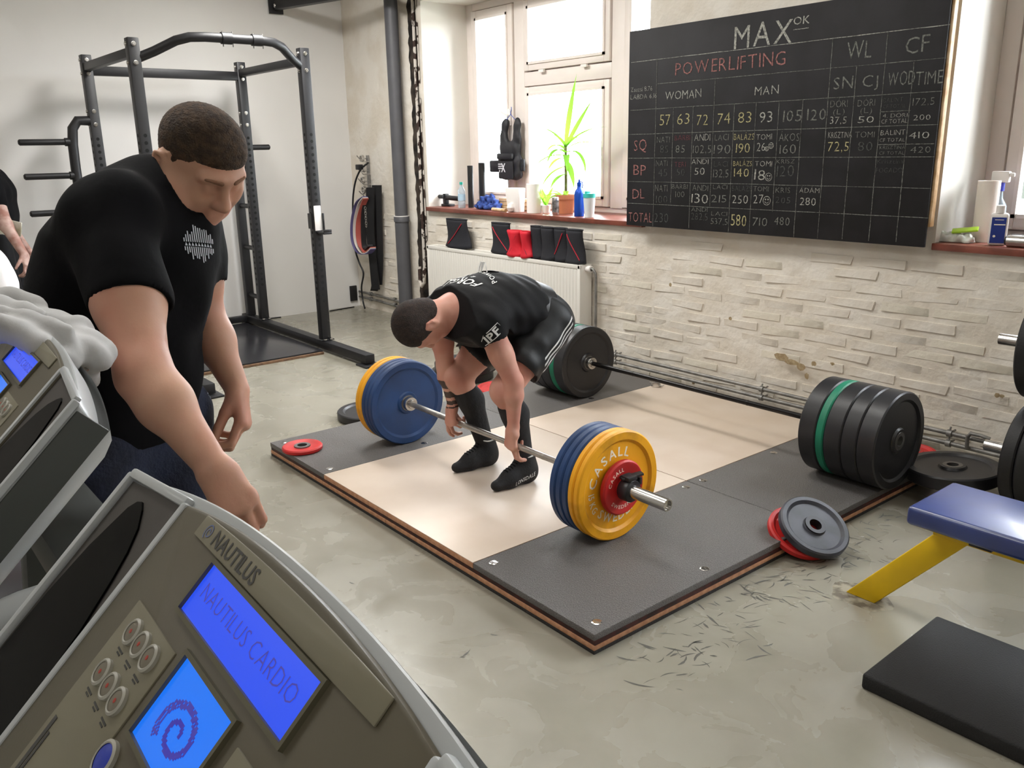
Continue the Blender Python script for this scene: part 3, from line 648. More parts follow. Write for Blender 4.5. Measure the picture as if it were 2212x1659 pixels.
for a in [(60, 338, 1810, 140), (205, 455, 1790, 322), (55, 600, 1765, 505), (45, 735, 1740, 685), (45, 865, 1720, 862), (40, 992, 1700, 1035), (40, 1113, 1690, 1195), (205, 325, 175, 1240), (295, 590, 272, 1115), (402, 583, 372, 1250), (520, 430, 490, 1130), (627, 567, 590, 1270), (748, 560, 703, 1275), (872, 555, 832, 1160), (1005, 548, 945, 1300), (1170, 205, 1075, 1305), (1300, 365, 1210, 1310), (1472, 175, 1355, 1320), (1620, 340, 1500, 1325), (1425, 620, 1590, 598), (1410, 795, 1720, 785), (948, 166, 1032, 150)]: cline(*a, c='w' if a[0] in (948, 60) else 'd')
TX = [('MAX', 622, 270, 940, 128, 'w', -.003, 232), ('OK', 948, 138, 1035, 42, 'w', .0, 124), ('POWERLIFTING', 300, 415, 905, 72, 'p', -.010, 360), ('WL', 1240, 328, 1372, 92, 'd', -.008, 318), ('CF', 1558, 295, 1690, 92, 'd', -.008, 285),
 ('WOMAN', 245, 548, 442, 46, 'w', -.012, 536), ('MAN', 735, 523, 865, 48, 'w', -.012, 515), ('SN', 1168, 490, 1272, 68, 'd', -.008, 482), ('CJ', 1325, 478, 1412, 62, 'd', -.008, 470), ('WOD', 1465, 472, 1610, 76, 'd', -.008, 466), ('TIME', 1615, 468, 1765, 74, 'd', -.008, 460),
 ('Zsuzsi 8,76', 58, 505, 175, 26, 'w', -.016, 498), ('LABDA 6,16', 56, 546, 200, 26, 'w', -.016, 540),
 ('57', 215, 688, 275, 62, 'y', -.014, 685), ('63', 310, 682, 378, 62, 'y', -.014, 680), ('72', 418, 686, 478, 60, 'y', -.014, 684), ('74', 530, 682, 600, 62, 'y', -.014, 680), ('83', 645, 675, 715, 60, 'y', -.014, 672), ('93', 762, 672, 832, 60, 'w', -.010, 670), ('105', 890, 668, 990, 62, 'd', -.008, 664), ('120', 1022, 660, 1125, 64, 'd', -.008, 658),
 ('SQ', 75, 826, 142, 62, 'p', -.010, 824), ('BP', 72, 960, 138, 56, 'p', -.010, 960), ('DL', 66, 1088, 132, 54, 'p', -.010, 1088), ('TOTAL', 45, 1212, 172, 52, 'p', -.010, 1216),
 ('NATI', 200, 782, 270, 34, 'd', -.014, 780), ('85', 218, 838, 262, 42, 'f', -.012, 838), ('BARBI', 298, 770, 382, 28, 'k', -.014, 768), ('85', 303, 836, 352, 42, 'd', -.012, 835), ('ANDI', 405, 772, 492, 38, 'w', -.014, 770), ('102,5', 397, 840, 497, 46, 'd', -.014, 838),
 ('LACI', 517, 770, 592, 34, 'd', -.014, 768), ('190', 510, 843, 602, 50, 'd', -.012, 842), ('BALÁZS', 622, 768, 732, 34, 'y', -.014, 766), ('190', 632, 838, 708, 52, 'y', -.012, 837), ('TOMI', 745, 766, 830, 32, 'w', -.014, 764), ('26', 746, 828, 792, 46, 'w', -.012, 827), ('ÁKOS!', 868, 774, 988, 42, 'd', -.014, 772), ('160', 872, 842, 960, 50, 'd', -.012, 842),
 ('NATI', 195, 910, 258, 32, 'd', -.014, 909), ('45', 208, 966, 256, 40, 'f', -.012, 966), ('TERI', 297, 914, 358, 28, 'k', -.014, 913), ('50', 308, 962, 352, 38, 'f', -.012, 962), ('ANDI', 390, 900, 482, 28, 'w', -.014, 899), ('50', 405, 957, 460, 38, 'w', -.012, 957), ('LACI', 512, 914, 590, 30, 'f', -.014, 913), ('132,5', 508, 972, 592, 44, 'd', -.014, 972),
 ('BALÁZS', 618, 910, 720, 28, 'y', -.014, 909), ('140', 622, 968, 702, 46, 'y', -.012, 968), ('TOMI', 738, 912, 830, 30, 'w', -.014, 911), ('18', 732, 985, 792, 58, 'w', -.010, 985), ('KRISZ', 855, 896, 955, 24, 'd', -.016, 894), ('120', 855, 968, 950, 62, 'f', -.012, 966),
 ('NATI', 190, 1048, 258, 38, 'd', -.014, 1048), ('100', 196, 1112, 258, 42, 'f', -.012, 1112), ('BARBI', 282, 1034, 368, 26, 'd', -.016, 1033), ('100', 302, 1080, 350, 32, 'd', -.014, 1079), ('ANDI', 395, 1045, 480, 34, 'd', -.014, 1044), ('130', 388, 1112, 480, 52, 'w', -.012, 1112), ('LACI', 508, 1036, 585, 24, 'd', -.016, 1035), ('215', 498, 1108, 582, 42, 'd', -.012, 1108),
 ('BALÁZS', 612, 1046, 718, 30, 'f', -.014, 1046), ('250', 612, 1114, 697, 46, 'w', -.012, 1114), ('TOMI', 728, 1048, 812, 28, 'd', -.014, 1047), ('27', 728, 1114, 782, 48, 'w', -.012, 1114), ('KRIS', 850, 1056, 930, 30, 'd', -.014, 1056), ('205', 850, 1112, 930, 34, 'f', -.012, 1112), ('ÁDÁM', 980, 1056, 1090, 28, 'w', -.014, 1056), ('280', 982, 1124, 1070, 42, 'w', -.010, 1124),
 ('230', 185, 1216, 262, 52, 'f', -.012, 1216), ('ANDI', 388, 1158, 478, 22, 'd', -.016, 1158), ('282,5', 388, 1204, 478, 38, 'f', -.014, 1204), ('LACI', 498, 1180, 585, 22, 'd', -.016, 1180), ('537,5', 495, 1228, 588, 34, 'd', -.014, 1228), ('580', 605, 1236, 688, 62, 'y', -.008, 1238), ('710', 722, 1236, 802, 46, 'd', -.012, 1238), ('480', 842, 1232, 925, 46, 'd', -.012, 1234),
 ('DÓRI', 1150, 590, 1245, 38, 'd', -.014, 584), ('(L)', 1165, 628, 1228, 30, 'd', -.014, 624), ('37,5', 1148, 680, 1238, 40, 'w', -.014, 676), ('DÓRI', 1300, 584, 1395, 38, 'd', -.014, 578), ('(L)', 1315, 622, 1378, 30, 'd', -.014, 618), ('50', 1300, 674, 1388, 36, 'w', -.014, 670),
 ('KRISZTINA', 1138, 758, 1268, 34, 'w', -.016, 752), ('72,5', 1135, 830, 1250, 54, 'y', -.012, 826), ('TOMI', 1285, 756, 1392, 34, 'd', -.014, 752), ('80', 1300, 828, 1378, 50, 'f', -.010, 826),
 ('BÁLINT', 1440, 562, 1548, 24, 'f', -.016, 558), ('CF TOTAL', 1440, 594, 1562, 20, 'f', -.018, 590), ('172,5', 1600, 580, 1722, 42, 'd', -.012, 568), ('4. DÓRI', 1438, 646, 1572, 22, 'w', -.018, 640), ('CF TOTAL', 1430, 678, 1572, 24, 'w', -.016, 672), ('200', 1605, 660, 1700, 30, 'w', -.014, 654),
 ('BÁLINT', 1425, 742, 1560, 28, 'w', -.016, 738), ('CF TOTAL', 1420, 778, 1558, 20, 'w', -.018, 775), ('410', 1580, 760, 1690, 36, 'w', -.014, 754), ('KRISZTINA', 1420, 818, 1560, 20, 'd', -.018, 816), ('CF TOTAL', 1418, 848, 1555, 18, 'd', -.018, 846), ('420', 1588, 838, 1700, 36, 'd', -.012, 836), ('Krisztina', 1408, 896, 1550, 24, 'f', -.018, 896), ('FOGADÓ', 1400, 945, 1545, 26, 'f', -.018, 945)]
for a in TX: chalk(a[0], a[1], a[2], a[3], a[4], a[5], a[6], a[7])
def smiley(x, y, r, c='w'):
    A = zb(x, y); R_ = (zb(x+r, y)-A).length; mb = MB()
    def arc(cx, cz, rr, a0, a1, w=.0016, n=18):
        V = []
        for k in range(n+1): a = math.radians(a0+(a1-a0)*k/n); V += [Vector((cx+(rr+w)*math.cos(a), A.y, cz+(rr+w)*math.sin(a))), Vector((cx+(rr-w)*math.cos(a), A.y, cz+(rr-w)*math.sin(a)))]
        mb.add(V, [(2*k, 2*k+1, 2*k+3, 2*k+2) for k in range(n)])
    arc(A.x, A.z, R_, 0, 360); arc(A.x, A.z, R_*.55, 200, 340); arc(A.x-R_*.35, A.z+R_*.3, R_*.12, 0, 360); arc(A.x+R_*.35, A.z+R_*.3, R_*.12, 0, 360); mb.build('chalk_smiley', chalks[c], bd)
smiley(812, 970, 18); smiley(802, 1100, 20); smiley(826, 798, 13); smiley(802, 815, 10)

# ------------------------------------------------------------------ radiator and pipes
def radiator(label, x0, x1, z0, z1, yf, yb, n):
    t = thing('radiator', label, 'radiator', ((x0+x1)/2, yb, z0), group=None); L = (x1-x0)/2; H = z1-z0; D = yb-yf
    # fluted front sheet
    V = []; F = []; k = 0; nx = n*4; prof = [0, .008, .008, 0]
    for i in range(nx+1):
        x = -L+.03+(2*L-.06)*i/nx; y = -D+.006-(.006 if (i % 4) in (1, 2) else 0)
        for z in (0, .02, H-.05, H-.03): V.append((x, y if z in (.02, H-.05) else -D+.004, z))
    for i in range(nx):
        for j in range(3): a = i*4+j; F.append((a, a+4, a+5, a+1))
    MB().add(V, F).build('fluted_front', radM, t, smooth=True)
    MB().span((-L+.03, -.02, 0), (L-.03, 0, H-.03)).build('back_panel', radM, t)
    for s in (-1, 1): MB().span((s*L-.0 if s < 0 else L-.03, -D, 0), (s*L+.03 if s < 0 else L, 0, H)).build('side_cover', radM, t, bevel=.006)
    MB().span((-L, -D, H-.03), (L, -D+.012, H)).span((-L, -.012, H-.03), (L, 0, H)).build('top_rail', radM, t, bevel=.003)
    for i in range(int((x1-x0)/.022)):
        pass
    g = MB()
    for i in range(int((2*L-.04)/.024)): x = -L+.03+i*.024; g.span((x, -D+.012, H-.012), (x+.011, -.012, H-.008))
    g = g.build('top_grille', radM, t); g['kind'] = 'stuff'
    return t
radiator('white panel radiator under the window behind the lifter', -6.47, -4.47, .165, .765, 4.255, 4.375, 56)
radiator('white panel radiator half hidden behind the plate tree', -1.44, .55, .20, .78, 4.255, 4.375, 56)
def pipe(nm, label, pts, r, m, cat='pipe', clips=()):
    o = MB().tube(pts, r, 14).build(nm, m, None, smooth=True); tag(o, label, cat); o['kind'] = 'structure' if 0 else 'thing'
    return o
yp = 4.325
hp = [('heating_pipe', 'upper galvanised heating pipe along the foot of the brick wall', .142), ('heating_pipe', 'lower galvanised heating pipe along the foot of the brick wall', .088)]
for nm, lb, z in hp:
    t = thing(nm, lb, 'pipe', (-3.2, yp, z)); MB().tube([(-1.30, 0, 0), (5.6, 0, 0)], .0115, 12).build('pipe_run', galv, t, smooth=True)
    for x in (-4.17, -2.93, -1.80, .2):
        c = thing; q = MB().lathe([(-.012, .0125), (-.012, .019), (.012, .019), (.012, .0125)], 16, 'x', closed=True); q.tube([(0, .01, .0), (0, .06, .004)], .006, 8); q.tube([(0, -.002, .018), (0, .004, .034)], .005, 8)
        o = q.build('pipe_clip', galv, t, smooth=True); o.location = (x+3.2, 0, 0)
t = thing('heating_pipe', 'galvanised pipe stub pair running from the dark wall box by the corner', 'pipe', (-7.4, 4.386, .12))
for dz in (.035, -.02): MB().tube([(-.60, 0, dz), (-.30, 0, dz), (.30, 0, dz-.012), (.62, 0, dz-.02)], .0115, 12).build('pipe_run', galv, t, smooth=True)
for x in (-.36, .12): MB().lathe([(-.015, .013), (-.015, .021), (.015, .021), (.015, .013)], 16, 'x', (x, 0, .035), closed=True).lathe([(-.015, .013), (-.015, .021), (.015, .021), (.015, .013)], 16, 'x', (x, 0, -.02), closed=True).build('pipe_clip', galv, t, smooth=True)
o = MB().span((-8.018, 4.28, .06), (-8.0, 4.36, .22)).build('wall_box', rubber, None, bevel=.003); tag(o, 'small black box plate where the pipes enter the corner', 'wall box')
o = MB().tube([(-4.47, 4.32, .735), (-4.43, 4.32, .74), (-4.40, 4.32, .735), (-4.375, 4.32, .71), (-4.37, 4.32, .68), (-4.37, 4.32, .30), (-4.37, 4.33, .142)], .0105, 12).build('radiator_pipe', galv, None, smooth=True); tag(o, 'bent grey pipe dropping beside the radiator end', 'pipe')
o = MB().lathe([(-.02, .012), (-.02, .02), (.0, .024), (.03, .024), (.035, .015)], 18, 'x', (-4.45, 4.32, .735)).build('radiator_valve', white, None, smooth=True); tag(o, 'white valve on the top corner of the radiator', 'valve')
o = MB().tube([(-1.70, 4.325, .088), (-1.70, 4.30, .10), (-1.70, 4.295, .155), (-1.69, 4.30, .175), (-1.64, 4.30, .175), (-1.60, 4.31, .165)], .010, 10).build('radiator_pipe', galv, None, smooth=True); tag(o, 'small bent pipe crossing to the radiator by the plate tree', 'pipe')
# drain pipe with coupling, old flaking pipe in the chase
t = thing('drain_pipe', 'thick grey plastic drain pipe running floor to ceiling in the corner', 'pipe', (-6.955, 4.31, 0))
MB().tube([(0, 0, 0), (0, 0, .96)], .066, 28).build('lower_length', pvc, t, smooth=True); MB().tube([(0, 0, .99), (0, 0, ZC)], .060, 28).build('upper_length', pvc, t, smooth=True)
MB().lathe([(.945, .066), (.945, .073), (.99, .073), (1.0, .066)], 28, 'z').build('coupling', pvc, t, smooth=True); MB().lathe([(.993, .062), (.993, .0735), (1.0, .0735), (1.0, .062)], 28, 'z').build('seal_ring', white, t, smooth=True)
flake = mat('flaking white pipe paint', (214, 206, 196), .8, bump=.8, rgb2=(60, 44, 38), vscale=12, vlo=.47, vhi=.51)
t = thing('old_pipe', 'old flaking white pipe in the broken wall chase beside the drain pipe', 'pipe', (-6.80, 4.44, .36))
MB().tube([(0, 0, .08), (0, 0, 3.2)], .015, 14).build('pipe_run', flake, t, smooth=True)
MB().tube([(.055, .0, .25), (.055, 0, 3.2)], .007, 12).build('thin_pipe', flake, t, smooth=True)
MB().tube([(-.04, -.03, .16), (-.035, -.035, .02), (0, -.04, -.02), (.04, -.035, .02), (.045, -.03, .16)], .017, 10).build('pipe_bend', flake, t, smooth=True)

# ------------------------------------------------------------------ people
def nrmz(v): v = np.array(v, float); return v/np.linalg.norm(v)
def head(sd, c, F, U, sc=1., squash=1.):
    """skull, jaw, nose, brow, lips, ears; c centre between the ears at eye level"""
    F = nrmz(F); U = np.array(U, float); U -= F*(U @ F); U = nrmz(U); Lf = np.cross(U, F); c = np.array(c, float)
    R = np.array([Lf, F, U]); P = lambda l, f, u: c+(Lf*l+F*f+U*u)*sc; s = sc
    sd.ell(P(0, -.012, .035), (.077*s, .098*s, .092*s), .02, R=R)
    sd.ell(P(0, .030, -.030), (.066*s, .064*s, .075*s), .04, R=R)
    for l in (-1, 1):
        sd.cap(P(l*.058, -.005, -.045), P(l*.036, .060, -.088), .020*s, .018*s, .035)          # jaw line
        sd.ell(P(l*.042, .062, -.028), (.026*s, .024*s, .022*s), .03, R=R)                      # cheekbone
        sd.cap(P(l*.012, .092, .026), P(l*.048, .076, .024), .010*s, .009*s, .018)              # brow
        sd.ell(P(l*.032, .105, -.002), (.017*s, .016*s, .013*s), .014, 's', R=R)                # socket
        sd.ell(P(l*.032, .078, -.002), (.0145*s, .0145*s, .0135*s), .006, R=R)                  # closed lid over the eye
        sd.cap(P(l*.020, .0905, -.009), P(l*.044, .083, -.009), .0022*s, .0022*s, .003)         # lid edge
        sd.ell(P(l*.012, .104, -.036), (.010*s, .012*s, .009*s), .010, R=R)                     # nostril wing
        Re = np.array([nrmz(Lf*.92-F*.40*l*0+U*0), F, U])
        sd.ell(P(l*.080, -.012, -.006), (.010*s, .021*s, .034*s), .008, R=R)                    # ear
        sd.cap(P(l*.084, -.026, .016), P(l*.088, -.032, -.002), .0055*s, .0055*s, .004); sd.cap(P(l*.084, -.026, .016), P(l*.083, -.004, .024), .0055*s, .005*s, .004)
        sd.cap(P(l*.083, -.004, .024), P(l*.079, .003, .008), .005*s, .004*s, .004); sd.cap(P(l*.088, -.032, -.002), P(l*.081, -.014, -.030), .0055*s, .006*s, .004)
        sd.ell(P(l*.093, -.014, -.003), (.010*s, .010*s, .016*s), .006, 's', R=R)               # concha
    sd.cap(P(0, .090, .018), P(0, .116, -.032), .008*s, .0115*s, .014)                          # nose
    sd.cap(P(-.018, .090, -.060), P(.018, .090, -.060), .0065*s, .0065*s, .008); sd.cap(P(-.015, .089, -.072), P(.015, .089, -.072), .0075*s, .0075*s, .007)
    sd.cap(P(-.024, .102, -.066), P(.024, .102, -.066), .0022*s, .0022*s, .003, 's')
    sd.ell(P(0, .078, -.100), (.026*s, .020*s, .018*s), .03, R=R)                               # chin
    return P, R
def hair_on(c, F, U, name, m, parent, sc=1., front=.078, temple=.02, nape=-.035):
    """short clipped hair: a thin shell that ends at the hairline"""
    F = nrmz(F); U = np.array(U, float); U -= F*(U @ F); U = nrmz(U); Lf = np.cross(U, F); c = np.array(c, float); R = np.array([Lf, F, U]); s = sc
    P = lambda l, f, u: c+(Lf*l+F*f+U*u)*sc
    sd = SDF(.0032); sd.ell(P(0, -.014, .037), (.081*s, .102*s, .096*s), .02, R=R); sd.ell(P(0, -.045, -.02), (.064*s, .06*s, .055*s), .03, R=R); sd.ell(P(0, -.040, -.055), (.056*s, .050*s, .040*s), .03, R=R)
    for q in (-1, 1): sd.ell(P(q*.062, .010, .0), (.012*s, .016*s, .030*s), .012, R=R)
    def warp(X, Y, Z):
        dx, dy, dz = X-c[0], Y-c[1], Z-c[2]
        l = (dx*Lf[0]+dy*Lf[1]+dz*Lf[2])/s; f = (dx*F[0]+dy*F[1]+dz*F[2])/s; u = (dx*U[0]+dy*U[1]+dz*U[2])/s
        # keep: above the forehead line in front, above the temples, behind the ears down to the nape
        hl = np.interp(f, [-.12, -.06, -.030, -.022, -.004, .004, .020, .034, .050, .066, .085, .12], [nape-.045, nape-.025, nape, .004, .018, -.022, -.020, .020, .052, .050, .040, .038])-np.abs(l)*.08*(f > .05)
        side = (hl-u)*.7
        fr = f-front-np.maximum(0, .095-u)*-.05
        j = .0011*np.sin(l*900)*np.sin(u*760+f*500)
        return np.maximum(0, np.maximum(side, 0))*1.2+j+np.zeros_like(X+Y+Z)
    me = sd.mesh(name, warp); o = link(name, me, m, parent); return o
def hand(sd, wrist, dirv, palm, curl, sc=1., thumb=1, tdir=None, spread=.05, curls=None, tcurl=.5):
    """palm block, four unequal jointed fingers, thumb from the side. dirv: wrist->knuckles, palm: where the palm faces,
    thumb: +1/-1 side (dirv x palm)*thumb; curl angles per joint in degrees"""
    d = nrmz(dirv); pn = np.array(palm, float); pn -= d*(pn @ d); pn = nrmz(pn); sd_ = np.cross(d, pn)*thumb; w = np.array(wrist, float)
    s = sc
    # palm
    for a, l in ((.030, .080), (.010, .086), (-.010, .083), (-.030, .076)):
        sd.cap(w+sd_*a*.55*s+d*.010*s, w+sd_*a*s+d*l*s, .0155*s, .0115*s, .018)
    L = [(.046, .027, .021), (.050, .031, .022), (.047, .029, .022), (.037, .022, .019)]
    rr = [.0095, .0098, .0092, .0082]
    for i, (a, l) in enumerate(((.031, .082), (.0105, .088), (-.0105, .084), (-.031, .076))):
        base = w+sd_*a*s+d*l*s; cu = curls[i] if curls else curl; ang = 0; p = base-d*.012*s; fd = nrmz(d+sd_*(a/.03)*spread)
        pts = [p]
        for j in range(3):
            ang += math.radians(cu[j]); v = fd*math.cos(ang)+pn*math.sin(ang); p = pts[-1]+v*(L[i][j]+(.012 if j == 0 else 0))*s; pts.append(p)
        r = rr[i]*s
        sd.cap(pts[0], pts[1], r*1.1, r, .006); sd.cap(pts[1], pts[2], r, r*.93, .003); sd.cap(pts[2], pts[3], r*.93, r*.8, .003)
    tb = w+sd_*.022*s+d*.022*s+pn*.006*s
    td = nrmz(sd_*.75+d*.75+pn*.25) if tdir is None else nrmz(tdir)
    t1 = tb+td*.040*s; t2 = t1+nrmz(td+pn*tcurl*.5+d*.25)*.034*s; t3 = t2+nrmz(td*.6+pn*tcurl+d*.45)*.027*s
    sd.cap(tb, t1, .0165*s, .0125*s, .014); sd.cap(t1, t2, .0118*s, .0108*s, .004); sd.cap(t2, t3, .0108*s, .0085*s, .003)
def by_zone(me, mats, fn):
    """second material on faces picked by position"""
    for m in mats: me.materials.append(m)
    n = len(me.polygons); C3 = np.zeros(n*3); me.polygons.foreach_get('center', C3); C3 = C3.reshape(-1, 3)
    me.polygons.foreach_set('material_index', fn(C3).astype(np.int32))
def folds(dirs, amp):
    def w(X, Y, Z):
        f = 0
        for (kx, ky, kz, ph, a) in dirs: f = f + a*np.sin(X*kx+Y*ky+Z*kz+ph+1.4*np.sin(X*9+Z*7+ph)+1.1*np.sin(Y*11+Z*5-ph))
        return f*amp
    return w

# --- the lifter, gripping the front barbell
def lifter():
    t = thing('person', 'man in black T-shirt, shorts and knee socks bending over the front barbell', 'person', (-3.03, 2.4, PZ)); off = np.array([-3.03, 2.4, PZ]); A = lambda *p: np.array(p)-off
    # joints (A: world -> local)
    hL, hR = A(-2.895, 2.53, .815), A(-3.165, 2.53, .815)
    kL, kR = A(-2.86, 2.262, .545), A(-3.215, 2.262, .535)
    aL, aR = A(-2.872, 2.385, .165), A(-3.172, 2.385, .165)
    sL, sR = A(-2.845, 2.165, .865), A(-3.215, 2.165, .865)
    eL, eR = A(-2.795, 2.262, .602), A(-3.275, 2.232, .592)
    wL, wR = A(-2.812, 2.270, .385), A(-3.268, 2.262, .388)
    sk = SDF(.004)
    HC = A(-3.03, 1.945, .872); HF = (-.10, .20, -.97); HU = (0, -.97, -.22)
    P, R = head(sk, HC, HF, HU)
    sk.cap(P(0, -.035, -.02), A(-3.03, 2.13, .905), .056, .062, .03); sk.cap(P(0, -.01, -.05), A(-3.03, 2.12, .865), .048, .05, .03)
    sk.cap(A(-3.03, 2.13, .90), A(-3.03, 2.50, .87), .09, .10, .03)
    sk.part()
    for s, e, w, tw in ((sL, eL, wL, 1), (sR, eR, wR, -1)):
        sk.cap(s, s*.45+e*.55, .060, .052, .03); sk.cap(s*.5+e*.5, e, .053, .041, .02)
        m = e*.72+w*.28; sk.cap(e, m+np.array([.006*tw, -.004, 0]), .042, .044, .02); sk.cap(m, w, .043, .027, .02, sq=((0, 1, 0), .9)); sk.cap(w, w-np.array([0, 0, .02]), .027, .025, .012)
    arms = sk.p[sk.cut[0]:]; del sk.p[sk.cut[0]:]
    for h, k, a in ((hL, kL, aL), (hR, kR, aR)):
        sk.cap(h, (h+k)/2, .098, .088, .03); sk.cap((h+k)/2, k+np.array([0, .01, .01]), .088, .062, .03); sk.ell(k+np.array([0, -.018, 0]), (.052, .046, .055), .03)
        m = k*.68+a*.32+np.array([0, .022, 0]); sk.cap(k, m, .056, .056, .03); sk.cap(m, a, .054, .036, .03)
    sk.cut = []; sk.part(); sk.p += arms
    # hands over the bar: knuckles down in front, fingers round it
    for w, th in ((wL, 1), (wR, -1)):
        hw = w+np.array([0, .0, -.008])
        hand(sk, hw+np.array([0, -.010, .0]), (0, -.10, -1), (0, 1, 0), (35, 60, 50), 1.0, thumb=th, spread=.04, curls=[(20, 35, 30), (25, 35, 30), (55, 70, 50), (60, 75, 50)] if th > 0 else [(12, 25, 20), (25, 40, 30), (60, 70, 50), (65, 75, 50)], tdir=(-.75*th*-1*-1, .35, -.55), tcurl=.3)
    me = sk.mesh('body')
    def zone(c):
        d = wR-eR; tt = ((c-eR) @ d)/(d @ d); near = np.linalg.norm(c-(eR+np.clip(tt, 0, 1)[:, None]*d), axis=1) < .062
        b = np.zeros(len(c), bool)
        for lo, hi in ((.30, .52), (.60, .76), (.84, .94), (.985, 1.02)): b |= (tt > lo) & (tt < hi)
        return (b & near)*1
    by_zone(me, [skin, tattoo], zone); link('body', me, parent=t)
    hair_on(HC, HF, HU, 'hair', hairD, t)
    # beard shadow
    # T-shirt
    sh = SDF(.0055); up = np.array([0, 0, 1.])
    sp = [A(-3.03, 2.115, .893), A(-3.03, 2.20, .893), A(-3.03, 2.34, .905), A(-3.03, 2.46, .885), A(-3.03, 2.53, .85)]; ra = [.095, .128, .132, .122, .12]
    for x, f in ((-.085, .95), (.085, .95), (0, 1)): sh.chain([q+np.array([x, 0, -.01*abs(x)/.085]) for q in sp], [r*f for r in ra], .06)
    sh.cap(A(-3.03, 2.085, .898), A(-3.03, 2.14, .90), .066, .085, .04)
    for s, e in ((sL, eL), (sR, eR)):
        sh.cap(s+np.array([-.03*np.sign(s[0]), .03, .01]), s, .088, .078, .05); c_e = s+(e-s)*.56; sh.cap(s, c_e, .080, .070, .03); 
    for e, s in ((eL, sL), (eR, sR)):
        c = s+(e-s)*.56; n = nrmz(e-s)
        sh.cap(c, c+n*.12, .12, .13, .004, 's')
    sh.plane(A(-3.03, 2.085, .89), (0, -1, .25))
    w = folds([(30, 25, 60, 0, 1), (60, -45, 30, 2, .7), (-20, 80, 40, 4, .6)], .0022)
    me = sh.mesh('t_shirt', w); link('t_shirt', me, clothD, t); tr = bvh(me)
    # print on the back: lines run across the shoulders, read from behind the neck
    def back(cx, cy, wdt, h, arc=0.):
        def fn(u, v):
            x = -(u-.5)*wdt; yy = -v*h + arc*(x/wdt*2)**2
            return Vector(A(-3.03+cx+x, 2.25+cy+yy, 1.1))
        return fn
    wp = mat('white shirt print', (222, 222, 220), .7)
    for s_, cy, wd, h, ar, of in (('FORGÁCS', -.005, .27, .046, .030, .02), ('László', .040, .13, .026, .0, .012), ('POWERLIFTING', .125, .30, .026, -.034, .006)):
        text_on('shirt_print', s_, drape(back(-.035, cy-.065, wd, h, ar), tr, (0, 0, 1), .0022, .05), wp, t, of)
    # sleeve mark: letters in an oval swoosh
    sc_ = A(*at(1062, 722, 'x', -2.785)); dn = nrmz(eL-sL); nn = nrmz((.80, -.55, .15)); nn = nrmz(nn-dn*(nn @ dn)); xx = np.cross(-dn, nn)
    fl_ = lambda u, v: Vector(sc_+nn*.1+(xx*math.cos(.35)+dn*-math.sin(.35))*((u-.5)*.075)+(-dn*math.cos(.35)-xx*math.sin(.35))*(v*.034-.017))
    text_on('sleeve_print', 'IPF', drape(fl_, tr, nn, .002, .06), wp, t, .03)
    def band(u0, u1, v0, v1, n=10):
        V = []; g = drape(lambda u, v: Vector(sc_+nn*.1+xx*u-dn*v), tr, nn, .002, .06)
        for k in range(n+1): q = k/n; u = u0+(u1-u0)*q; v = v0+(v1-v0)*q; V += [g(u, v+.0018), g(u, v-.0018)]
        MB().add(V, [(2*k, 2*k+1, 2*k+3, 2*k+2) for k in range(n)]).build('sleeve_print', wp, t)
    band(-.045, .035, -.034, -.010); band(-.02, .042, .018, .038); band(.042, .048, .038, .022); band(-.052, -.035, -.012, .012)
    # belt of the lifting singlet / back support
    bl = SDF(.005)
    for x in (-.075, 0, .075): bl.cap(A(-3.03+x, 2.43, .888), A(-3.03+x, 2.57, .832), .139, .138, .05)
    n = nrmz((0, .14, -.056)); bl.plane(A(-3.03, 2.455, .88), -n); bl.plane(A(-3.03, 2.545, .84), n)
    link('lifting_belt', bl.mesh('lifting_belt'), mat('black leather belt', (20, 20, 22), .45, bump=.1), t)
    # shorts
    so = SDF(.0055)
    for x in (-.08, 0, .08): so.cap(A(-3.03+x, 2.52, .842), A(-3.03+x, 2.565, .80), .126, .118, .06)
    for h, k in ((hL, kL), (hR, kR)): so.cap(h+np.array([0, .03, 0]), h+(k-h)*.62, .118, .106, .05); so.cap(h+(k-h)*.60, h+(k-h)*1.1, .16, .16, .003, 's') if 0 else None
    for h, k in ((hL, kL), (hR, kR)):
        n = nrmz(k-h); c = h+(k-h)*.60; so.cap(c+n*.13, c+n*.2, .135, .14, .003, 's')
    me = so.mesh('shorts', folds([(40, 35, 50, 1, 1), (-50, 60, 20, 3, .8)], .003)); link('shorts', me, mat('black sports shorts', (20, 22, 24), .55, bump=.2, spec=.4), t); ts = bvh(me)
    for k_ in range(3):
        V = []; n = 14; hp_ = hL+np.array([0, .04, .01])
        for k in range(n+1):
            q = k/n; base = hp_+(kL-hp_)*(.02+.58*q)+np.array([0, .02-.10*(.5-abs(q-.5))*0, .055-.030*k_-.01*math.sin(q*3)])
            g = drape(lambda u, v: Vector(base+np.array([.3, 0, 0])+np.array([0, .0, 1])*v), ts, (1, -.1, .15), .002, .12)
            V += [g(0, .006), g(0, -.006)]
        MB().add(V, [(2*k, 2*k+1, 2*k+3, 2*k+2) for k in range(n)]).build('white_stripe', wp, t, smooth=True)
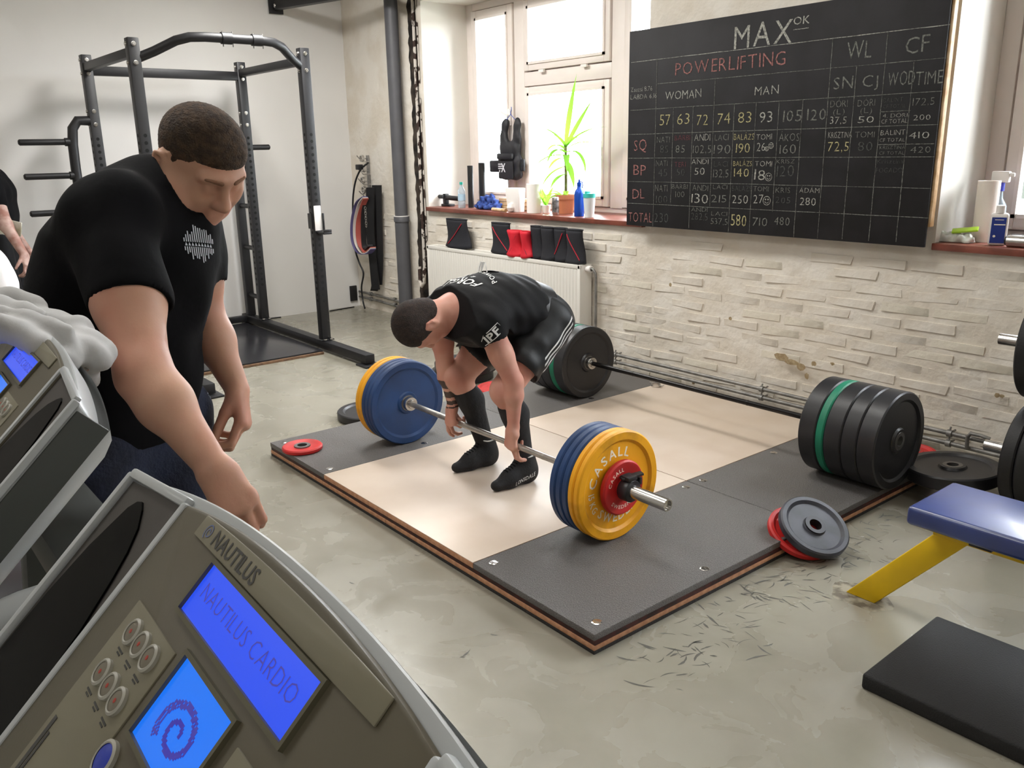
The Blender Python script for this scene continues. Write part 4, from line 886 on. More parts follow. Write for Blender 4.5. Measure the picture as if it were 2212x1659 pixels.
    # socks and boots
    for k, a, sg in ((kL, aL, 1), (kR, aR, -1)):
        sc2 = SDF(.005); m = k*.68+a*.32+np.array([0, .022, 0]); top = k*.80+a*.20+np.array([0, .010, 0])
        sc2.cap(top, m, .060, .060, .03); sc2.cap(m, a, .059, .041, .03); n = nrmz(k-a); sc2.plane(k*.84+a*.16, n)
        link('sock', sc2.mesh('sock'), mat('black knee sock', (26, 26, 28), .85, bump=.5, bscale=40, rgb2=(60, 60, 62), vscale=9, vlo=.28, vhi=.40), t)
        bo = SDF(.0045); gz = A(0, 0, PZ)[2]; toe = np.array([-.045*sg*-1*0 + (.0 if sg > 0 else -.06), -1, 0]); toe = nrmz(toe); hl = np.array([a[0], a[1]+.02, gz])
        up_ = np.array([0, 0, 1.])
        bo.cap(a+up_*.035, a-up_*.02, .046, .046, .03); bo.cap(hl+up_*.040, hl+up_*.045+toe*.02, .038, .042, .03)
        bo.cap(hl+up_*.050+toe*.02, hl+toe*.12+up_*.040, .044, .038, .04); bo.cap(hl+toe*.12+up_*.034, hl+toe*.19+up_*.026, .040, .029, .03, sq=((0, 0, 1), .85))
        bo.cap(a-up_*.01, hl+toe*.10+up_*.055, .044, .030, .04); bo.plane(np.array([0, 0, gz+.001]), (0, 0, -1)); bo.plane(a+up_*.05, (0, .15, 1))
        me = bo.mesh('boot'); B_ = link('boot', me, mat('black suede boot', (19, 19, 21), .75, bump=.3, bscale=150), t); tb = bvh(me)
        V = MB(); V.tube([a+np.array([.047*math.cos(q), .047*math.sin(q)-.0, .050-.006*math.sin(q)+.004*math.sin(3*q)]) for q in np.linspace(0, 2*PI, 24, endpoint=False)], .0035, 6, closed=True); V.build('boot_piping', wp, B_, smooth=True)
        V = MB()
        for j in range(7):
            q = j/6; c = a+(hl+toe*.13+up_*.06-a)*q+up_*(.03*(1-q)) + toe*.045*(1-q)
            g = drape(lambda u, v: Vector(c+up_*.05+toe*.03)+Vector((u, 0, 0)), tb, nrmz(up_*.8+toe*.7), .003, .05)
            V.tube([g(-.016, 0), g(0, 0)+Vector((0, 0, .003)), g(.016, 0)], .0022, 6)
        V.build('laces', cloth, B_, smooth=True)['kind'] = 'stuff'
        if sg > 0:
            g = drape(lambda u, v: Vector(hl+np.array([.15, 0, 0])+toe*(.115-.105*u*1.0)+up_*(.028+.028*u+v*.020)), tb, (1, 0, .1), .0018, .1)
            text_on('boot_print', 'LONSDALE', g, wp, B_, .012)
    return t
lifter()

def cv(a, b, c): v = RT*a+UP*b-fw*c; return np.array(v)          # a direction given as right / up / towards the viewer
def standing_man():
    B = dep(290, 950, 1.84); t = thing('person', 'man in plain black T-shirt and dark denim shorts leaning over behind the treadmills', 'person', (B.x, B.y, 0)); off = np.array([B.x, B.y, 0])
    J = lambda px, py, d: np.array(dep(px, py, d))-off
    Fb = nrmz(cv(.80, 0, .55)*np.array([1, 1, 0])); up_ = np.array([0, 0, 1.]); Lb = np.cross(up_, Fb)
    HC = J(437, 350, 1.80); HF = cv(.60, -.74, .28); HU = cv(.50, .58, .62)
    nb = J(325, 440, 1.78); ch = J(282, 545, 1.80); md = J(256, 665, 1.80); wa = J(258, 800, 1.82); pe = J(262, 930, 1.84)
    sN = J(240, 474, 1.64); sF = J(392, 505, 1.94); eN = J(312, 812, 1.50); wN = J(461, 1010, 1.45); eF = J(440, 690, 1.98); wF = J(511, 838, 1.95)
    hN = pe-Lb*.085-up_*.02; hF = pe+Lb*.095-up_*.02+Fb*.01
    kN = hN+Fb*.05-up_*.43; kF = hF+Fb*.05-up_*.42; aN = np.array([kN[0], kN[1], .09])-Fb*.06; aF = np.array([kF[0], kF[1], .09])-Fb*.08
    sk = SDF(.004); P, R = head(sk, HC, HF, HU, .95)
    sk.cap(P(0, -.035, -.03), nb, .056, .064, .03); sk.cap(P(0, .0, -.06), nb+Fb*.03, .05, .055, .03)
    sk.chain([nb, ch, md, wa, pe], [.06, .10, .10, .09, .10], .03)
    for h, k, a in ((hN, kN, aN), (hF, kF, aF)):
        sk.cap(h, k, .088, .058, .03); m = k*.68+a*.32-Fb*.02; sk.cap(k, m, .055, .056, .03); sk.cap(m, a, .056, .036, .03)
        sk.cap(a-up_*.04-Fb*.03, a-up_*.055+Fb*.13, .034, .026, .03)
    sk.part()
    for s, e, w in ((sN, eN, wN), (sF, eF, wF)):
        sk.cap(s, s*.45+e*.55, .066, .060, .03); sk.cap(s*.45+e*.55, e, .060, .044, .03); m = e*.70+w*.30; sk.cap(e, m, .044, .045, .03); sk.cap(m, w, .044, .0275, .03)
    hand(sk, wN, cv(.52, -.85, .0), cv(-.45, -.3, -.85), (25, 40, 30), .98, thumb=1, spread=.02, tdir=cv(.45, -.85, -.35), tcurl=.3, curls=[(30, 50, 30), (32, 52, 32), (36, 55, 35), (40, 55, 35)])
    hand(sk, wF, cv(.24, -.96, .1), cv(-1, -.25, .15), (25, 40, 30), 1.05, thumb=-1, spread=.05, curls=[(30, 62, 45), (38, 66, 45), (44, 68, 45), (48, 68, 45)], tdir=cv(-.35, -.85, .35), tcurl=.15)
    me = sk.mesh('body'); me.materials.append(skin2); link('body', me, parent=t)
    hair_on(HC, HF, HU, 'hair', hairM, t, .95)
    for l in (-1, 1):
        sd = SDF(.003); sd.cap(P(l*.016, .1015, .026), P(l*.048, .0865, .028), .0050, .0032, .004)
        link('eyebrow', sd.mesh('eyebrow'), mat('light brown brows', (128, 92, 70), .9), t)
    # T-shirt
    sh = SDF(.005)
    for l in (-.07, 0, .07): 
        f = 1-.08*(l != 0)
        sh.chain([nb*.45+ch*.55+Lb*l*.9, ch+Lb*l+Fb*.01, md+Lb*l, wa+Lb*l*.9+Fb*.01, pe+Lb*l*.95+Fb*.0+up_*.03], [.095*f, .116*f, .118*f, .108*f, .116*f], .06)
    sh.cap(nb-Fb*.005, ch, .072, .11, .05); sh.cap(sN+up_*.01, nb, .080, .072, .06); sh.cap(sF+up_*.01, nb, .075, .072, .06)
    for s, e, q in ((sN, eN, .52), (sF, eF, .48)): c = s+(e-s)*q; sh.cap(s, c, .080, .074, .04)
    for s, e, q in ((sN, eN, .52), (sF, eF, .48)): c = s+(e-s)*q; n = nrmz(e-s); sh.cap(c+n*.10, c+n*.16, .105, .11, .003, 's')
    sh.plane(pe-up_*.015, (0, 0, -1))
    n = nrmz(P(0, 0, -.02)-nb); sh.cap(nb+n*.075-Fb*.0, nb+n*.12, .073, .085, .01, 's')
    me = sh.mesh('t_shirt', folds([(26, 10, 8, 0, 1), (-18, 30, 14, 2, .8), (10, -22, 38, 4, .6), (50, 44, 6, 1, .25)], .0032)); link('t_shirt', me, cloth, t); tr = bvh(me)
    # crest on the left breast: strokes inside an oval
    c0 = np.array(dep(424, 532, 1.80))-off; nn = nrmz(cv(.55, .05, .83)); xx = nrmz(np.cross(up_, nn)); yy = np.cross(nn, xx); rr = random.Random(3); mb = MB()
    g = drape(lambda u, v: Vector(c0+nn*.1+xx*u+yy*v), tr, nn, .002, .12)
    for k in range(15):
        u = -.036+.0052*k; hmax = .040*math.sqrt(max(0, 1-(u/.040)**2))
        for sgn in (1, -1):
            a = .004 if sgn > 0 else -.006; b_ = sgn*hmax*rr.uniform(.55, 1)
            if abs(b_) < .006: continue
            q = [g(u, a), g(u+.0026, a), g(u+.0026, b_), g(u, b_)]; mb.add(q, [(0, 1, 2, 3)])
    for s_ in (.0, ): 
        for k in range(9): u = -.034+.0078*k; q = [g(u, -.004), g(u+.006, -.004), g(u+.003, .003)]; mb.add(q, [(0, 1, 2)])
    o = mb.build('shirt_crest', mat('white crest print', (196, 198, 204), .7), t)
    # shorts
    so = SDF(.0055); so.cap(pe-Lb*.07, pe+Lb*.07+Fb*.0, .112, .112, .05)
    for h, k in ((hN, kN), (hF, kF)): so.cap(h+up_*.03, h+(k-h)*.50, .104, .094, .05)
    for h, k in ((hN, kN), (hF, kF)): n = nrmz(k-h); so.cap(h+(k-h)*.52+n*.10, h+(k-h)*.52+n*.2, .125, .13, .003, 's')
    me = so.mesh('shorts', folds([(24, 18, 22, 1, 1), (-30, 25, 36, 3, .7)], .004)); link('shorts', me, denim, t)
    for a, nm in ((aN, 0), (aF, 1)):
        s2 = SDF(.006); s2.cap(a-up_*.045-Fb*.035, a-up_*.055+Fb*.14, .046, .038, .04); s2.cap(a, a-up_*.03, .046, .05, .03); s2.plane(np.array([0, 0, .002]), (0, 0, -1)); link('shoe', s2.mesh('shoe'), rubber, t)
    return t
standing_man()

def far_person():
    B = dep(-8, 500, 6.1); t = thing('person', 'standing person at the left edge in black with a chalky weight belt, arm hanging', 'person', (B.x, B.y, 0)); off = np.array([B.x, B.y, 0])
    J = lambda px, py, d=6.1: np.array(dep(px, py, d))-off; up_ = np.array([0, 0, 1.])
    Fb = nrmz(cv(.95, 0, -.3)*np.array([1, 1, 0])); Lb = np.cross(up_, Fb)
    nb = J(-25, 360); ch = J(-18, 415); wa = J(-10, 465); pe = J(-6, 515); HC = J(-52, 305)
    sh_ = J(-20, 392, 5.95); e = J(12, 486, 5.9); w = J(52, 550, 5.9)
    sk = SDF(.006); P, R = head(sk, HC, Fb*.95-up_*.2, up_); sk.cap(P(0, -.03, -.03), nb, .055, .06, .03); sk.chain([nb, ch, wa, pe], [.06, .1, .1, .1], .03)
    hN, hF = pe-Lb*.09, pe+Lb*.09; g = []
    for h in (hN, hF): k = h+Fb*.05-up_*.44; a = np.array([k[0], k[1], .09])-Fb*.05; sk.cap(h, k, .08, .055, .03); sk.cap(k, a, .055, .04, .03); g.append((h, k, a))
    sF = 2*nb-sh_; sF[2] = sh_[2]; eF2 = sF+up_*-.30+Fb*.05; wF2 = eF2-up_*.24+Fb*.12
    sk.part(); sk.cap(sh_, e, .052, .042, .03); sk.cap(e, w, .042, .028, .03); sk.cap(sF, eF2, .052, .042, .03); sk.cap(eF2, wF2, .042, .028, .03)
    hand(sk, w, cv(.35, -.93, 0), cv(-.9, -.3, -.1), (20, 40, 30), 1., thumb=-1, curls=[(20, 45, 30), (26, 50, 30), (30, 50, 35), (32, 50, 35)]); hand(sk, wF2, (0, 0, -1), -Lb, (20, 40, 30))
    me = sk.mesh('body'); me.materials.append(mat('chalky skin', (150, 104, 92), .6, rgb2=(190, 160, 150), vscale=14)); link('body', me, parent=t); hair_on(HC, Fb*.95-up_*.2, up_, 'hair', hairD, t)
    s2 = SDF(.007)
    for l in (-.07, .07): s2.chain([nb*.5+ch*.5+Lb*l, ch+Lb*l+Fb*.01, wa+Lb*l, pe+Lb*l], [.09, .118, .122, .112], .06)
    s2.cap(sh_, sh_+(e-sh_)*.5, .068, .06, .03); s2.cap(sF, sF+(eF2-sF)*.5, .068, .06, .03); s2.plane(pe, (0, 0, -1)); link('t_shirt', s2.mesh('t_shirt'), cloth, t)
    s2 = SDF(.007)
    for h, k, a in g: s2.cap(h, k, .106, .080, .04); s2.cap(k, a, .075, .055, .04)
    s2.plane(pe+up_*.04, (0, 0, 1)); link('trousers', s2.mesh('trousers'), clothD, t)
    for h, k, a in g: s3 = SDF(.007); s3.cap(a-up_*.045-Fb*.03, a-up_*.055+Fb*.14, .045, .036, .04); s3.plane(np.array([0, 0, .002]), (0, 0, -1)); link('shoe', s3.mesh('shoe'), rubber, t)
    wbm = mat('chalky grey leather', (196, 194, 182), .8, bump=.4, rgb2=(170, 166, 140), vscale=12); c = (wa+pe)/2
    s4 = SDF(.006)
    for l in (-.07, .07): s4.cap(c+Lb*l+up_*.05, c+Lb*l-up_*.05, .128, .128, .05)
    s4.plane(c+up_*.052, (0, 0, 1)); s4.plane(c-up_*.052, (0, 0, -1)); b = link('weight_belt', s4.mesh('weight_belt'), wbm, t)
    a0 = J(20, 490, 5.95); MB().bar(a0, a0+cv(.085, -.02, .0), .012, .10).build('belt_end', wbm, b, bevel=.004)
far_person()
def seated_person():
    B = dep(-70, 640, 4.2); t = thing('person', 'seated person in a white T-shirt cut off by the left edge', 'person', (B.x, B.y, 0)); off = np.array([B.x, B.y, 0])
    J = lambda px, py, d=4.2: np.array(dep(px, py, d))-off; up_ = np.array([0, 0, 1.]); Fb = nrmz(cv(.9, 0, .35)*np.array([1, 1, 0])); Lb = np.cross(up_, Fb)
    nb = J(-62, 545); ch = J(-60, 610); pe = np.array([nb[0], nb[1], .56])-Fb*.05; HC = nb+up_*.17+Fb*.02; sN = J(-12, 592, 4.1); eN = J(22, 690, 4.05); wN = eN+Fb*.22-up_*.1
    sF = 2*nb-sN; sF[2] = sN[2]; eF = sF-up_*.26; wF = eF+Fb*.2-up_*.1
    sk = SDF(.006); P, R = head(sk, HC, Fb, up_); sk.cap(P(0, -.03, -.03), nb, .055, .06, .03); sk.chain([nb, ch, pe], [.06, .1, .1], .03)
    g = []
    for l in (-.1, .1): h = pe+Lb*l; k = h+Fb*.42; a = np.array([k[0], k[1], .09])-Fb*.02; sk.cap(h, k, .085, .058, .03); sk.cap(k, a, .056, .04, .03); g.append((h, k, a))
    sk.part()
    for s, e, w in ((sN, eN, wN), (sF, eF, wF)): sk.cap(s, e, .058, .046, .03); sk.cap(e, w, .046, .028, .03); hand(sk, w, nrmz(w-e), -up_, (20, 30, 20))
    me = sk.mesh('body'); me.materials.append(skin); link('body', me, parent=t); hair_on(HC, Fb, up_, 'hair', hairM, t)
    s2 = SDF(.006); 
    for l in (-.07, .07): s2.chain([nb*.55+ch*.45+Lb*l, ch+Lb*l, pe+Lb*l], [.10, .13, .13], .06)
    for s, e in ((sN, eN), (sF, eF)): s2.cap(s, s+(e-s)*.55, .078, .076, .05)
    for s, e in ((sN, eN), (sF, eF)): n = nrmz(e-s); s2.cap(s+(e-s)*.6+n*.09, s+(e-s)*.6+n*.14, .1, .1, .003, 's')
    link('t_shirt', s2.mesh('t_shirt', folds([(30, 22, 18, 1, 1)], .004)), mat('white cotton', (240, 238, 240), .9, bump=.2), t)
    s2 = SDF(.006)
    for h, k, a in g: s2.cap(h-Fb*.03, h+(k-h)*.7, .112, .09, .05)
    link('shorts', s2.mesh('shorts'), cloth, t)
    for h, k, a in g: s3 = SDF(.007); s3.cap(a-up_*.045-Fb*.03, a-up_*.055+Fb*.14, .045, .036, .04); s3.plane(np.array([0, 0, .002]), (0, 0, -1)); link('shoe', s3.mesh('shoe'), rubber, t)
    b = thing('bench', 'grey padded bench under the seated person at the left edge', 'bench', (off[0]-Fb[0]*.02, off[1]-Fb[1]*.02, 0), (0, 0, math.atan2(Fb[1], Fb[0])+PI/2))
    MB().span((-.45, -.14, .36), (.45, .14, .425)).build('seat', mat('grey vinyl', (150, 152, 150), .5), b, bevel=.015)
    for x in (-.35, .35): MB().span((x-.03, -.03, .03), (x+.03, .03, .36)).span((x-.03, -.25, 0), (x+.03, .25, .04)).build('leg', black, b, bevel=.004)
seated_person()

# ------------------------------------------------------------------ treadmills with consoles
U3 = Vector((.99937122, -.03545638, 0)); V3 = Vector((.02531467, .71603784, .69760231)); N3 = U3.cross(V3).normalized(); U3 = V3.cross(N3).normalized()
def console(label, c, full):
    t = thing('treadmill', label, 'treadmill', (c[0], c[1]-.05, 0)); M = Matrix((U3, V3, N3)).transposed().to_4x4(); M.translation = Vector((0, .05, c[2]))
    def put(o, par=None):
        o.parent = par or t
        if par is None: o.matrix_local = M
        return o
    W_ = .342
    def outline(w, top, side_top, bot, n=28):
        pts = []
        for k in range(n+1):
            u = -w+2*w*k/n; q = abs(u)/w; pts.append((u, side_top+(top-side_top)*(1-q**2.2)))
        return [(-w, bot)]+pts+[(w, bot)]
    def extr(pts, n0, n1, grow=0, back=0):
        n = len(pts); V = [(p[0], p[1], n1) for p in pts]+[(p[0]*(1+grow), p[1]+(back if p[1] > bot0+.03 else 0), n0) for p in pts]
        F = [tuple(range(n)), tuple(range(2*n-1, n-1, -1))]+[(i, (i+1) % n, n+(i+1) % n, n+i) for i in range(n)]
        return MB().add(V, F)
    bot0 = -.34
    shell = put(extr(outline(W_, .061, .018, bot0), -.058, -.006, grow=-.012, back=-.022).build('console_shell', consG, bevel=.005, seg=3))
    # rounded rear cover behind the shell
    o2 = outline(W_-.01, .062, .024, bot0+.03); n = len(o2); V = []; F = []; st = [(-.066, .96, -.02), (-.080, .93, -.024), (-.095, .86, -.04), (-.105, .72, -.05)]
    for (nn, sc, dv) in st: V += [(p[0]*sc, (p[1]-bot0)*sc+bot0+dv*0, nn) for p in o2]
    for j in range(len(st)-1): F += [(j*n+i, j*n+(i+1) % n, (j+1)*n+(i+1) % n, (j+1)*n+i) for i in range(n)]
    F.append(tuple(range((len(st)-1)*n, len(st)*n))); put(MB().add(V, F).build('rear_cover', mat('console pale rear cover', (196, 198, 198), .4), smooth=True))
    # dark side cheeks
    for s in (-1, 1):
        m = MB().span((s*W_-.002 if s < 0 else W_-.004, bot0+.01, -.058), (s*W_+.004 if s < 0 else W_+.002, .010, -.010)); put(m.build('side_cheek', consS, bevel=.002))
        # wing recess with smoked lens
        a, b_ = (.212, .331); x0, x1 = (a, b_) if s > 0 else (-b_, -a)
        fr = MB(); 
        wing = [(x0-.004, bot0+.04), (x0-.004, .030 if s > 0 else .016), (x1+.004, .012 if s > 0 else .028), (x1+.004, bot0+.04)]
        wing = [(s*(a-.004), bot0+.04), (s*(a-.004), .032), (s*(b_+.004), .014), (s*(b_+.004), bot0+.04)]
        if s < 0: wing = wing[::-1]
        k = extr(wing, -.006, -.0035); put(k.build('wing_recess', consD))
        pts = [(.322, -.30), (.324, -.20), (.3235, -.152), (.321, -.108), (.313, -.054), (.297, -.005), (.288, .005), (.279, .008), (.268, .003), (.250, -.010), (.236, -.030), (.226, -.055), (.214, -.097), (.207, -.15), (.205, -.21), (.215, -.28)]
        pts = [(s*(p[0]+.004), p[1]) for p in pts]
        if s > 0: pts = pts[::-1]
        put(extr(pts, -.0035, -.0015).build('smoked_lens', lens))
        rim = MB()
        for e0, e1 in (((a-.010, .036), (b_+.010, .020)), ((a-.010, .036), (a-.010, bot0+.03)), ((b_+.010, .020), (b_+.010, bot0+.03))): rim.bar((s*e0[0], e0[1], -.002), (s*e1[0], e1[1], -.002), .010, .010, (0, 0, 1))
        put(rim.build('wing_rim', consG, bevel=.003))
    face = put(extr(outline(.208, .053, .034, bot0+.02), -.008, .001).build('front_panel', cons, bevel=.004))
    ridge = MB(); 
    arc = [(-.152+.304*k/20, .0455-.004*((k-10)/10)**2) for k in range(21)]; lowr = [(.152, .0235), (-.152, .0235)]
    put(extr([(p[0], p[1]) for p in arc]+lowr, .001, .0032).build('name_strip', consL, bevel=.001))
    tx = mat('dark console print', (66, 66, 64), .5)
    if full or True:
        o = text_on('name_print', 'NAUTILUS', lambda u, v: Vector((-.118+.086*u, .0275+.0125*v, .0036)), tx, None, .018, gap=.10); put(o)
        sp = MB(); V = []
        for k in range(34): a = k*.32; r = .0012+.0058*k/34; V += [(-.131+(r+.0007)*math.cos(a), .033+(r+.0007)*math.sin(a), .0036), (-.131+(r-.0005)*math.cos(a), .033+(r-.0005)*math.sin(a), .0036)]
        put(sp.add(V, [(2*k, 2*k+1, 2*k+3, 2*k+2) for k in range(33)]).build('spiral_logo', mat('blue grey logo', (96, 108, 150), .5)))
    lcd = mat('lit blue display', (44, 84, 250), .25, emit=.85, rgb2=(30, 66, 240), vscale=14); lcd2 = mat('lit pale blue display', (24, 120, 250), .25, emit=.9)
    for m_ in (lcd, lcd2):
        b = m_.node_tree.nodes['Principled BSDF']; b.inputs['Base Color'].default_value = (.01, .02, .1, 1)
        for l in list(m_.node_tree.links):
            if l.to_socket == b.inputs['Base Color']: m_.node_tree.links.remove(l)
    seg = mat('violet display segments', (82, 74, 205), .4, emit=.55); seg.node_tree.nodes['Principled BSDF'].inputs['Base Color'].default_value = (.01, .01, .02, 1)
    def screen(x0, x1, y0, y1, m, nm):
        w = .0035; fr = MB()
        for a, b_ in (((x0-w, y0-w), (x1+w, y0)), ((x0-w, y1), (x1+w, y1+w)), ((x0-w, y0), (x0, y1)), ((x1, y0), (x1+w, y1))): fr.span((a[0], a[1], 0), (b_[0], b_[1], .005))
        b = put(fr.build('display_bezel', mat('olive bezel', (92, 88, 70), .5))); s_ = put(MB().span((x0, y0, .0005), (x1, y1, .0018)).build(nm, m)); return s_
    s1 = screen(-.0955, .0955, -.0195, .0195, lcd, 'message_display')
    put(text_on('display_segments', 'NAUTILUS CARDIO', lambda u, v: Vector((-.084+.165*u, -.004+.0125*v, .0022)), seg, None, -.012, gap=.22))
    s2 = screen(-.046, .046, -.094, -.035, lcd2, 'square_display')
    # big pixelled spiral on the square display
    pb = MB(); 
    for k in range(150):
        a = k*.068; r = .0035+.0215*k/150; w_ = .0012+.0032*k/150
        for q in (-.6, 0, .6): x, y = r*math.cos(a)*1.15+w_*q*math.cos(a), -.069+r*math.sin(a)*.80+w_*q*math.sin(a)*.8; x = round(x/.0016)*.0016; y = round(y/.0016)*.0016; pb.span((x-.0008, y-.0008, .0019), (x+.0008, y+.0008, .0022))
    o = put(pb.build('display_spiral', seg)); o['kind'] = 'stuff'
    for s in (-1, 1):
        x0, x1 = (-.158, -.062) if s < 0 else (.062, .158)
        put(MB().span((x0, -.215, 0), (x1, -.041, .0025)).build('keypad_panel', consL, bevel=.001))
        for r_, vy in enumerate((-.058, -.093)):
            for k in range(3):
                x = (x0+.028+.0225*k); b = MB().lathe([(0, .0105), (.003, .0105), (.0042, .0088), (.0036, .0078), (.0032, .0078)], 26, 'z', (x, vy, .0022)).build('button', mat('button ring', (176, 174, 164), .4), smooth=True); put(b)
                c_ = MB().lathe([(.0030, .0079), (.0036, .006), (.0036, 0)], 26, 'z', (x, vy, .0022)).build('button_face', mat('button face', (120, 114, 100), .5), None, smooth=True); c_.parent = b
                d_ = MB().lathe([(.0038, .0019), (.0040, .0012), (.0040, 0)], 12, 'z', (x, vy, .0022)).build('red_dot', mat('red print', (170, 62, 50), .5), None); d_.parent = b
                q = MB().span((x-.006, vy-.0165, .0026), (x+.006, vy-.0150, .0030)).span((x-.0035, vy-.0190, .0026), (x+.0035, vy-.0178, .0030)).build('button_caption', tx, None); put(q)
        put(MB().span((x0+.008, -.200, .0026), (x0+.013, -.140, .0030)).span((x0+.015, -.190, .0026), (x0+.018, -.150, .0030)).build('panel_caption', tx))
    b = MB().lathe([(0, .013), (.003, .013), (.0042, .011), (.0036, .010)], 26, 'z', (-.053, -.119, .001)).build('button', mat('button ring', (176, 174, 164), .4), smooth=True); put(b)
    c_ = MB().lathe([(.0030, .0102), (.0042, .007), (.0044, 0)], 26, 'z', (-.053, -.119, .001)).build('blue_button_face', mat('blue button', (40, 60, 170), .4), None, smooth=True); c_.parent = b
    # mast, handrails, motor hood and deck
    for s in (-1, 1):
        MB().bar((s*.37, .12, 1.10), (s*.37, .02, .16), .06, .09).build('upright', consS, t, bevel=.012)
        MB().tube([(s*.37, .13, 1.06), (s*.385, -.05, 1.06), (s*.385, -.55, .98), (s*.38, -.60, .94)], .019, 12).build('handrail', consG, t, smooth=True)
    MB().span((-.36, .02, .94), (.36, .14, 1.02)).build('cross_bar', consS, t, bevel=.02)
    MB().span((-.40, -.20, .0), (.40, .10, .24)).build('motor_hood', consS, t, bevel=.04); MB().span((-.40, -1.55, .06), (.40, .06, .15)).build('deck', consS, t, bevel=.01)
    MB().span((-.27, -1.54, .15), (.27, .05, .154)).build('running_belt', rubber, t)
    for s in (-1, 1): MB().span((s*.34-.05, -1.54, .15), (s*.34+.05, .05, .165)).build('side_rail', consG, t, bevel=.004)
    return t
CC = Vector((-.501, .173, 1.275)); console('nearest treadmill with taupe console tilted toward a runner, blue displays lit', CC, True)
C2 = CAM+ray(60, 778)*(1.3621/1.0*.93); C2 = C2-U3*.095*.8-Vector((0, 0, .018))
console('second treadmill, at the left edge, its console top draped with a grey fleece', C2, True)
# side arm of the nearest console running down to the right

# grey fleece thrown over the second console
def fleece_top():
    t = thing('hoodie', 'crumpled light grey fleece jacket thrown over the left treadmill console', 'jacket', (C2.x, C2.y, C2.z)); o_ = C2
    D = lambda px, py, d: np.array(CAM+ray(px, py)*d-o_)
    sd = SDF(.0045); k = .012
    for pts, r, dd in (([(-60, 668), (0, 668), (50, 678), (82, 688)], .020, 1.40), ([(-60, 705), (0, 684), (60, 700), (110, 712), (142, 718)], .017, 1.36), ([(-60, 730), (0, 706), (45, 722), (85, 748), (118, 775)], .019, 1.33),
                       ([(80, 690), (120, 700), (165, 712), (190, 735)], .024, 1.45), ([(120, 745), (150, 755), (190, 762), (212, 770)], .026, 1.40), ([(150, 730), (190, 745), (215, 765), (205, 785)], .022, 1.42), ([(60, 735), (100, 740), (140, 760), (150, 780)], .020, 1.37), ([(110, 770), (135, 785), (150, 778)], .016, 1.35),
                       ([(175, 790), (190, 805), (196, 820)], .014, 1.43), ([(-60, 660), (20, 655), (70, 668)], .026, 1.47), ([(170, 720), (205, 755), (222, 768)], .020, 1.46), ([(155, 738), (160, 760), (148, 782)], .010, 1.36)):
        P_ = [D(x, y, dd) for x, y in pts]; sd.chain(P_, [r*.9]+[r]*(len(P_)-2)+[r*.85], k)
    me = sd.mesh('fabric', folds([(60, 40, 70, 0, 1), (-80, 90, 40, 2, .7), (140, -60, 120, 3, .4)], .0022)); link('fabric', me, fleece, t)
    z = D(182, 795, 1.385); zz = D(190, 800, 1.385); MB().bar(z, zz, .004, .003).bar(zz, zz+np.array([0, 0, -.010]), .005, .003).build('zip_pull', chrome, t)
fleece_top()

# ------------------------------------------------------------------ blue bench, thick mat, plate tree
t = thing('bench', 'blue vinyl bench on yellow steel legs beside the thick black mat', 'bench', (-.45, 2.74, 0))
MB().span((-.73, -.155, .385), (.70, .165, .45)).build('seat_pad', blueV, t, bevel=.014, seg=3)
MB().span((-.68, -.06, .335), (.68, .03, .384)).build('top_rail', yellowS, t, bevel=.004)
for s in (-1, 1):
    a = Vector((s*.91, -.02, .0)); b = Vector((s*.60, -.02, .365)); d = Vector((s*-.055, 0, 0)); q = MB(); V = []
    for p_ in (a-d, a+d, b+d, b-d): V += [p_+Vector((0, -.028, 0)), p_+Vector((0, .028, 0))]
    q.add(V, [(0, 2, 4, 6), (1, 7, 5, 3), (0, 1, 3, 2), (2, 3, 5, 4), (4, 5, 7, 6), (6, 7, 1, 0)]); q.build('leg', yellowS, t, bevel=.004)
    MB().span((s*.89-.03, -.22, 0), (s*.89+.03, .20, .02)).build('foot_bar', mat('dark worn foot', (52, 50, 44), .7), t) if s > 0 else None
    MB().span((s*.52-.035, -.09, .352), (s*.52+.035, .06, .386)).build('bracket', black, t, bevel=.003)
t = thing('exercise_mat', 'thick black foam mat lying on the floor below the blue bench', 'mat', (-.55, 2.46, 0)); MB().span((-.535, -.25, 0), (.60, .245, .05)).build('mat_body', mat('black foam', (28, 28, 29), .8, bump=.4, bscale=220), t, bevel=.008, seg=3)
t.rotation_euler = (0, 0, .02)
TX_, TY = -.98, 3.86
t = thing('plate_tree', 'black steel plate tree with chrome pegs at the right edge', 'plate rack', (TX_, TY, 0))
MB().span((-.04, -.04, .02), (.04, .04, 1.25)).build('post', black, t, bevel=.004)
MB().span((-.05, -.35, 0), (.05, .35, .04)).span((-.35, -.05, 0), (.35, .05, .04)).build('base', black, t, bevel=.004)
for z in (.285, .765): MB().tube([(-.04, 0, z), (-.47, 0, z)], .0245, 20).build('peg', chrome, t, smooth=True)
for z, n in ((.765, 3), (.285, 4)):
    for k in range(n): plate('bumper_plate', f'black plate on the {"upper" if z > .5 else "lower"} chrome peg of the plate tree, {["outermost", "second from its end", "third from its end", "fourth from its end"][k]}', .225, .056, rubber, (TX_-.30+.06*k, TY, z-.0), 'black plates on the plate tree')
